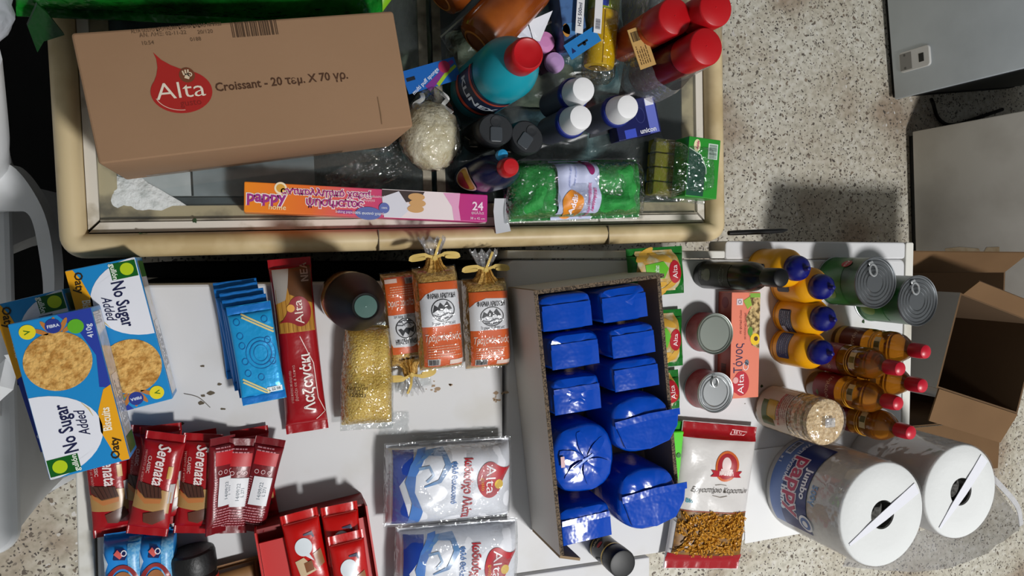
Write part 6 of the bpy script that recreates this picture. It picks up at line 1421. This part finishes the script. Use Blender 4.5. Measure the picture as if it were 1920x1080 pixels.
# ---------------------------------------------- kitchen rolls
tissue = mat('tissue', '#cbcdcc', 0.9, bump=(140, 0.25, 0.002))
tissue_side = mat('wrapped_tissue_side', '#d6d2cf', 0.5, bump=(40, 0.2, 0.003))
def kroll(label, px, py, h, r, strip_a, group, printed):
    t = upright('kitchen_roll', label, 'kitchen roll', px, py, h, ZT, 0, group)
    ci = 0.0235
    prof = [(r*0.97, 0), (r, 0.003), (r, h-0.006), (r*0.985, h-0.0015), (r*0.96, h), (r*0.6, h+0.0006), (ci, h)]
    ob('paper', lathe(prof+[(ci, 0.004)], 64, None, True, False), tissue, t)
    ob('core_tube', lathe([(ci-0.0004, h-0.001), (ci-0.0014, h-0.002), (ci-0.0014, 0.004)], 40, None, False, True), mat('grey_core', '#5a5956', 0.9, nz=(220, 0.4, 0.6), col2='#3a3937'), t)
    ob('core_crumple', lathe([(ci-0.0018, h-0.022), (ci*0.6, h-0.019), (ci*0.3, h-0.023), (0.001, h-0.020)], 32, None, False, True), mat('grey_core', ), t)
    ob('wrapper', lathe([(r+0.0006, 0.001), (r+0.0012, 0.004), (r+0.0012, h-0.004), (r+0.0002, h+0.0004)], 64, None, False, False), film('roll_film', '#f7f5f4', 0.04, 0.45, milk=0.10, bump=(30, 0.6, 0.008)), t)
    ca, sa = math.cos(strip_a), math.sin(strip_a)
    a_ = Vector((ca, sa, 0)); e_ = math.sqrt(max(0, r*r*0.96))
    off_ = Vector((-sa, ca, 0))*(-0.002)
    ob('loose_sheet', ribbon([off_-a_*e_*0.93+Vector((0, 0, h+0.0012)), off_*0.9-a_*e_*0.4+Vector((0, 0, h+0.0018)), off_*0.9+Vector((0, 0, h+0.0022)), off_+a_*e_*0.5+Vector((0, 0, h+0.0018)), off_+a_*e_*0.93+Vector((0, 0, h+0.0012))], [0.004, 0.012, 0.016, 0.018, 0.020], 0.0008), mat('loose_tissue', '#d2d3da', 0.9), t)
    if printed:
        lm = cyl(r+0.0014, CAMA(t)+0.08, 0)
        S = 0.004
        lb_ = put('label', D().rect(-0.085, 0.014, 0.085, 0.105), ink('#5f7ab4', 0.3), t, lm, 0.0004, (S, None))
        put('label_dark', D().poly([(-0.085, 0.052), (0.085, 0.040), (0.085, 0.105), (-0.085, 0.105)]), ink('#22326e', 0.3), lb_, lm, 0.0008, (S, None))
        put('barcode_field', D().rect(-0.078, 0.018, -0.044, 0.032), ink('#d6dbe6', 0.3), lb_, lm, 0.0010, (S, None))
        put('barcode', D().bars(-0.076, 0.020, -0.046, 0.030, 12), ink('#4a5470', 0.3), lb_, lm, 0.0014, (S, None))
        put('lettering_outline', D().txt('pappy', 0.044, 0.005, 0.072, bold=0.07), ink('#e8dfe6', 0.3), lb_, lm, 0.0012, S)
        put('lettering', D().txt('pappy', 0.044, 0.005, 0.072, bold=0.02), ink('#b43a5c', 0.3), lb_, lm, 0.0018, S)
        put('jumbo_lettering', D().txt('Jumbo', 0.020, -0.004, 0.095, bold=0.03), ink('#e6e9f2', 0.3), lb_, lm, 0.0014, S)
        put('home_lettering', D().txt('home', 0.018, 0.030, 0.050, bold=0.05), ink('#dfe4ee', 0.3), lb_, lm, 0.0014, S)
        put('logo_ring', D().ell(0.062, 0.100, 0.015), ink('#e6e8ee', 0.3), t, lm, 0.0020, S); put('logo_ring', D().ell(0.062, 0.100, 0.011), ink('#5574b0', 0.3), t, lm, 0.0024, S); put('logo_ring', D().ell(0.062, 0.100, 0.006), ink('#e6e8ee', 0.3), t, lm, 0.0028, S)
        put('small_print', D().txt('ΧΑΡΤΙ ΚΟΥΖΙΝΑΣ', 0.010, -0.038, 0.046, bold=0.03).txt('x 1', 0.010, -0.03, 0.020, bold=0.03), ink('#e4e8f0', 0.3), lb_, lm, 0.0012, S)
        put('weight_print', D().txt('500γ', 0.017, 0.008, 0.118, bold=0.02), ink('#6f97c4', 0.3), t, lm, 0.0006, S)
    return t
kroll('kitchen roll with a blue printed label standing beside the fusilli bag', 1655, 965, 0.180, 0.0850, 0.52, 'jumbo kitchen rolls', True)
kroll('plain wrapped kitchen roll standing half over the freezer edge', 1802, 922, 0.174, 0.0800, 0.85, 'jumbo kitchen rolls', False)
# loose carrier film behind the rolls
bm = bmesh.new(); g = []
edge = [P(1580, 1062, ZT+0.10), P(1700, 1072, ZT+0.11), P(1790, 1062, ZT+0.12), P(1860, 1030, ZT+0.13), P(1912, 985, ZT+0.135), P(1895, 950, ZT+0.14), P(1862, 905, ZT+0.15)]
inn = [P(1600, 1010, ZT+0.06), P(1690, 1000, ZT+0.06), P(1760, 990, ZT+0.06), P(1800, 985, ZT+0.06), P(1850, 965, ZT+0.07), P(1850, 930, ZT+0.08), P(1845, 890, ZT+0.09)]
E_, I_ = smooth_path(edge, 6), smooth_path(inn, 6)
for i, (a_, b_) in enumerate(zip(E_, I_)):
    g.append([bm.verts.new(tuple(a_.lerp(b_, j/6)+Vector((0, 0, 0.006*noise.noise((i*0.5, j*0.9, 2)))))) for j in range(7)])
for i in range(len(g)-1):
    for j in range(6): bm.faces.new((g[i][j], g[i+1][j], g[i+1][j+1], g[i][j+1]))
lf_ = ob('carrier_film', bm, film('carrier_film', '#e8e8ea', 0.08, 0.5, milk=0.28, bump=(25, 0.8, 0.01), milkcol='#c9c9cc'), None, True, 180)
tag(lf_, 'translucent carrier film bunched behind the kitchen rolls', 'plastic film')
ob('film_handle', ribbon(smooth_path([P(1845, 880, ZT+0.145), P(1880, 915, ZT+0.145), P(1908, 950, ZT+0.14), P(1915, 985, ZT+0.135)], 5), [0.010]*16, 0.0015), film('handle_film', '#eeeef0', 0.15, 0.6, milk=0.4, milkcol='#d4d4d6'), lf_)
# ---------------------------------------------- fusilli bag
cz = ZT+0.03
c, a, W, L = quad((1282, 786), (1428, 808), (1396, 1076), (1262, 1070), cz)
t = thing('fusilli_bag', 'fusilli bag with red ends and a white label panel', 'pasta bag', (c.x, c.y, ZT), a)
bm, mp = pillow(W, L, 0.034, 0.020, 28, 40, 0.003, 201, p=3, q=7, waist=0.04, freq=24)
ob('bag', bm, mat('pale_bag_film', '#cfccc9', 0.25, bump=(30, 0.4, 0.004)), t)
X = lambda f: f*W; Y = lambda f: f*L
put('red_end', D().rect(X(-0.49), Y(0.395), X(0.49), Y(0.495)), redw, t, mp, 0.0010, 0.006)
put('red_end', D().rect(X(-0.49), Y(-0.495), X(0.49), Y(-0.385)), redw, t, mp, 0.0010, 0.006)
wi = put('window', D().rect(X(-0.46), Y(-0.385), X(0.46), Y(-0.09)), mat('window_gold', '#8a5f1c', 0.4, nz=(90, 0.35, 0.6), col2='#5f3e10'), t, mp, 0.0008, 0.006)
fus = mat('fusilli_pasta', '#c28a2c', 0.4)
def fusilli_mesh():
    bm = bmesh.new(); N, r = 14, 0.0032
    for ph in (0, 2*PI/3, 4*PI/3):
        rows = []
        for i in range(N+1):
            x = (i/N-0.5)*0.022; a = ph+i/N*4.6
            rows.append([bm.verts.new((x, 0.0006*math.cos(a), 0.0006*math.sin(a))), bm.verts.new((x, r*math.cos(a), r*math.sin(a)))])
        for p0, p1 in zip(rows, rows[1:]): bm.faces.new((p0[0], p1[0], p1[1], p0[1]))
    me = bpy.data.meshes.new('fusilli'); bm.to_mesh(me); bm.free(); me.materials.append(fus); me.shade_smooth(); return me
fme = fusilli_mesh(); rnd = random.Random(5)
for k in range(150):
    u, v = rnd.uniform(-0.40, 0.40), rnd.uniform(-0.365, -0.105)
    p0, n_ = mp(X(u), Y(v)); o = bpy.data.objects.new('fusilli', fme); C.objects.link(o); o.parent = wi
    o.location = p0+n_*0.0026; o.rotation_euler = (rnd.uniform(-0.25, 0.25), rnd.uniform(-0.2, 0.2), rnd.uniform(0, PI)); s_ = rnd.uniform(0.75, 1.05); o.scale = (s_, s_, s_)
put('badge_ring', D().ell(X(0.06), Y(0.225), 0.024, 0.026), ink('#c4602c', 0.3), t, mp, 0.0010, 0.005)
put('badge_disc', D().ell(X(0.06), Y(0.225), 0.020, 0.022), ink('#9c1f28', 0.3), t, mp, 0.0013, 0.005)
put('badge_figure', D().ell(X(0.05), Y(0.24), 0.009, 0.012).rect(X(-0.02), Y(0.17), X(0.14), Y(0.21)), ink('#d9c4c0', 0.3), t, mp, 0.0016, 0.005)['kind'] = 'stuff'
put('badge_ribbon', D().poly([(X(-0.16), Y(0.155)), (X(0.28), Y(0.155)), (X(0.24), Y(0.175)), (X(0.28), Y(0.20)), (X(0.06), Y(0.19)), (X(-0.16), Y(0.20)), (X(-0.12), Y(0.175))]), ink('#a51f2a', 0.3), t, mp, 0.0015, 0.005)
put('badge_lettering', D().txt('ΜΑΚΒΕΛ', 0.010, X(0.06), Y(0.178), bold=0.02, fit=0.030), ink('#efdcd8', 0.3), t, mp, 0.0020, 0.004)
put('script_title', D().txt('Εργαστήριο Κεραστών', 0.012, X(0.02), Y(0.06), shear=0.4, fit=W*0.8), ink('#4a443e', 0.3), t, mp, 0.0012, 0.005)
put('flourish', D().line([(X(-0.08), Y(0.025)), (X(0.02), Y(0.015)), (X(0.12), Y(0.025))], 0.001).line([(X(-0.06), Y(0.095)), (X(0.02), Y(0.10)), (X(0.10), Y(0.095))], 0.001), ink('#8d857c', 0.3), t, mp, 0.0012, 0.005)['kind'] = 'stuff'
put('teal_mark', D().txt('Bio', 0.010, X(-0.36), Y(-0.02), bold=0.03), ink('#5a9aa8', 0.3), t, mp, 0.0012, 0.005)
put('red_end_mark', D().line([(X(0.14), Y(0.43)), (X(0.32), Y(0.43)), (X(0.36), Y(0.455)), (X(0.16), Y(0.465)), (X(0.14), Y(0.43))], 0.0014).txt('ΝΕΟ', 0.008, X(0.24), Y(0.447), bold=0.02), ink('#dca8a8', 0.3), t, mp, 0.0014, 0.005)['kind'] = 'stuff'
put('window_line', D().rect(X(-0.46), Y(-0.088), X(0.46), Y(-0.083)), ink('#a8553f', 0.3), t, mp, 0.0012, 0.006)
# ---------------------------------------------- spice jar at the front edge
p0 = P(1125, 1030, ZT+0.02)
t = upright('spice_jar', 'small black spice jar with gold rings at the tray opening', 'jar', 1168, 1058, 0.080, ZT+0.0022)
ob('body', lathe([(0.019, 0), (0.0215, 0.002), (0.0215, 0.050), (0.0205, 0.053)], 36), mat('black_spice_glass', '#17150f', 0.15), t)
ob('gold_ring', lathe([(0.0217, 0.008), (0.0219, 0.009), (0.0217, 0.010)], 36, None, False, False), mat('gold_line', '#b99a4a', 0.3, 0.6), t); ob('gold_ring', lathe([(0.0217, 0.046), (0.0219, 0.047), (0.0217, 0.049)], 36, None, False, False), _mats['gold_line'], t)
ob('cap', lathe([(0.0215, 0.0532), (0.0222, 0.055), (0.0222, 0.077), (0.0212, 0.0795), (0.019, 0.080), (0.001, 0.080)], 36), _mats['black_cap'], t)
lm = cyl(0.0217, CAMA(t), 0)
put('label_mark', D().ell(0, 0.030, 0.006, 0.004), ink('#a3281f', 0.3), t, lm, 0.0005, 0.003)
put('label_lettering', D().txt('ΠΙΠΕΡΙ', 0.006, 0, 0.018, bold=0.02), ink('#b9a878', 0.3), t, lm, 0.0005, 0.003)
# ---------------------------------------------- white paper under the kitchen roll
c, a, W, L = quad((1392, 842), (1560, 828), (1560, 988), (1398, 1020), ZT)
bm = bmesh.new(); g = []
for i in range(17):
    g.append([bm.verts.new(((i/16-0.5)*W, (j/16-0.5)*L, 0.0008+0.0022*abs(noise.noise((i*0.35, j*0.35, 3))))) for j in range(17)])
for i in range(16):
    for j in range(16): bm.faces.new((g[i][j], g[i+1][j], g[i+1][j+1], g[i][j+1]))
o = ob('paper_sheet', bm, mat('white_paper', '#dcdcdb', 0.8), None); o.location = (c.x, c.y, ZT); o.rotation_euler = (0, 0, a)
tag(o, 'wrinkled white paper sheet under the labelled kitchen roll', 'paper')
# herb leaf scraps
leafm = mat('dark_leaf', '#1f3a14', 0.6)
for k, (px, py, z, lab) in enumerate(((1618, 603, ZT, 'tiny green leaf scrap beside the tall green can'), (1428, 724, ZT, 'tiny dark leaf scrap beside the tuna box'), (269, 441, 0.862, 'dark leaf scrap on the cream freezer inner frame'), (365, 414, ZG, 'dark leaf scrap on the freezer glass edge'))):
    p = P(px, py, z); r_ = 0.0035 if k != 1 else 0.0022
    o = ob('leaf_scrap', prism([(r_*1.3*math.cos(q*PI/4)*(0.6+0.4*((q*3+k) % 3)), r_*math.sin(q*PI/4)*(0.6+0.4*((q*2+k) % 3))) for q in range(8)], 0.0003, 0.0012), leafm)
    o.location = (p.x, p.y, z); tag(o, lab, 'leaf')
# thin hair line on the left lid
o = ob('stray_hair', tube(smooth_path([P(345, 738, ZT+0.0006), P(372, 745, ZT+0.0006), P(394, 764, ZT+0.0006)], 5), 0.0005, 6), ink('#6a645c')); tag(o, 'thin dark hair lying on the white freezer lid', 'hair')
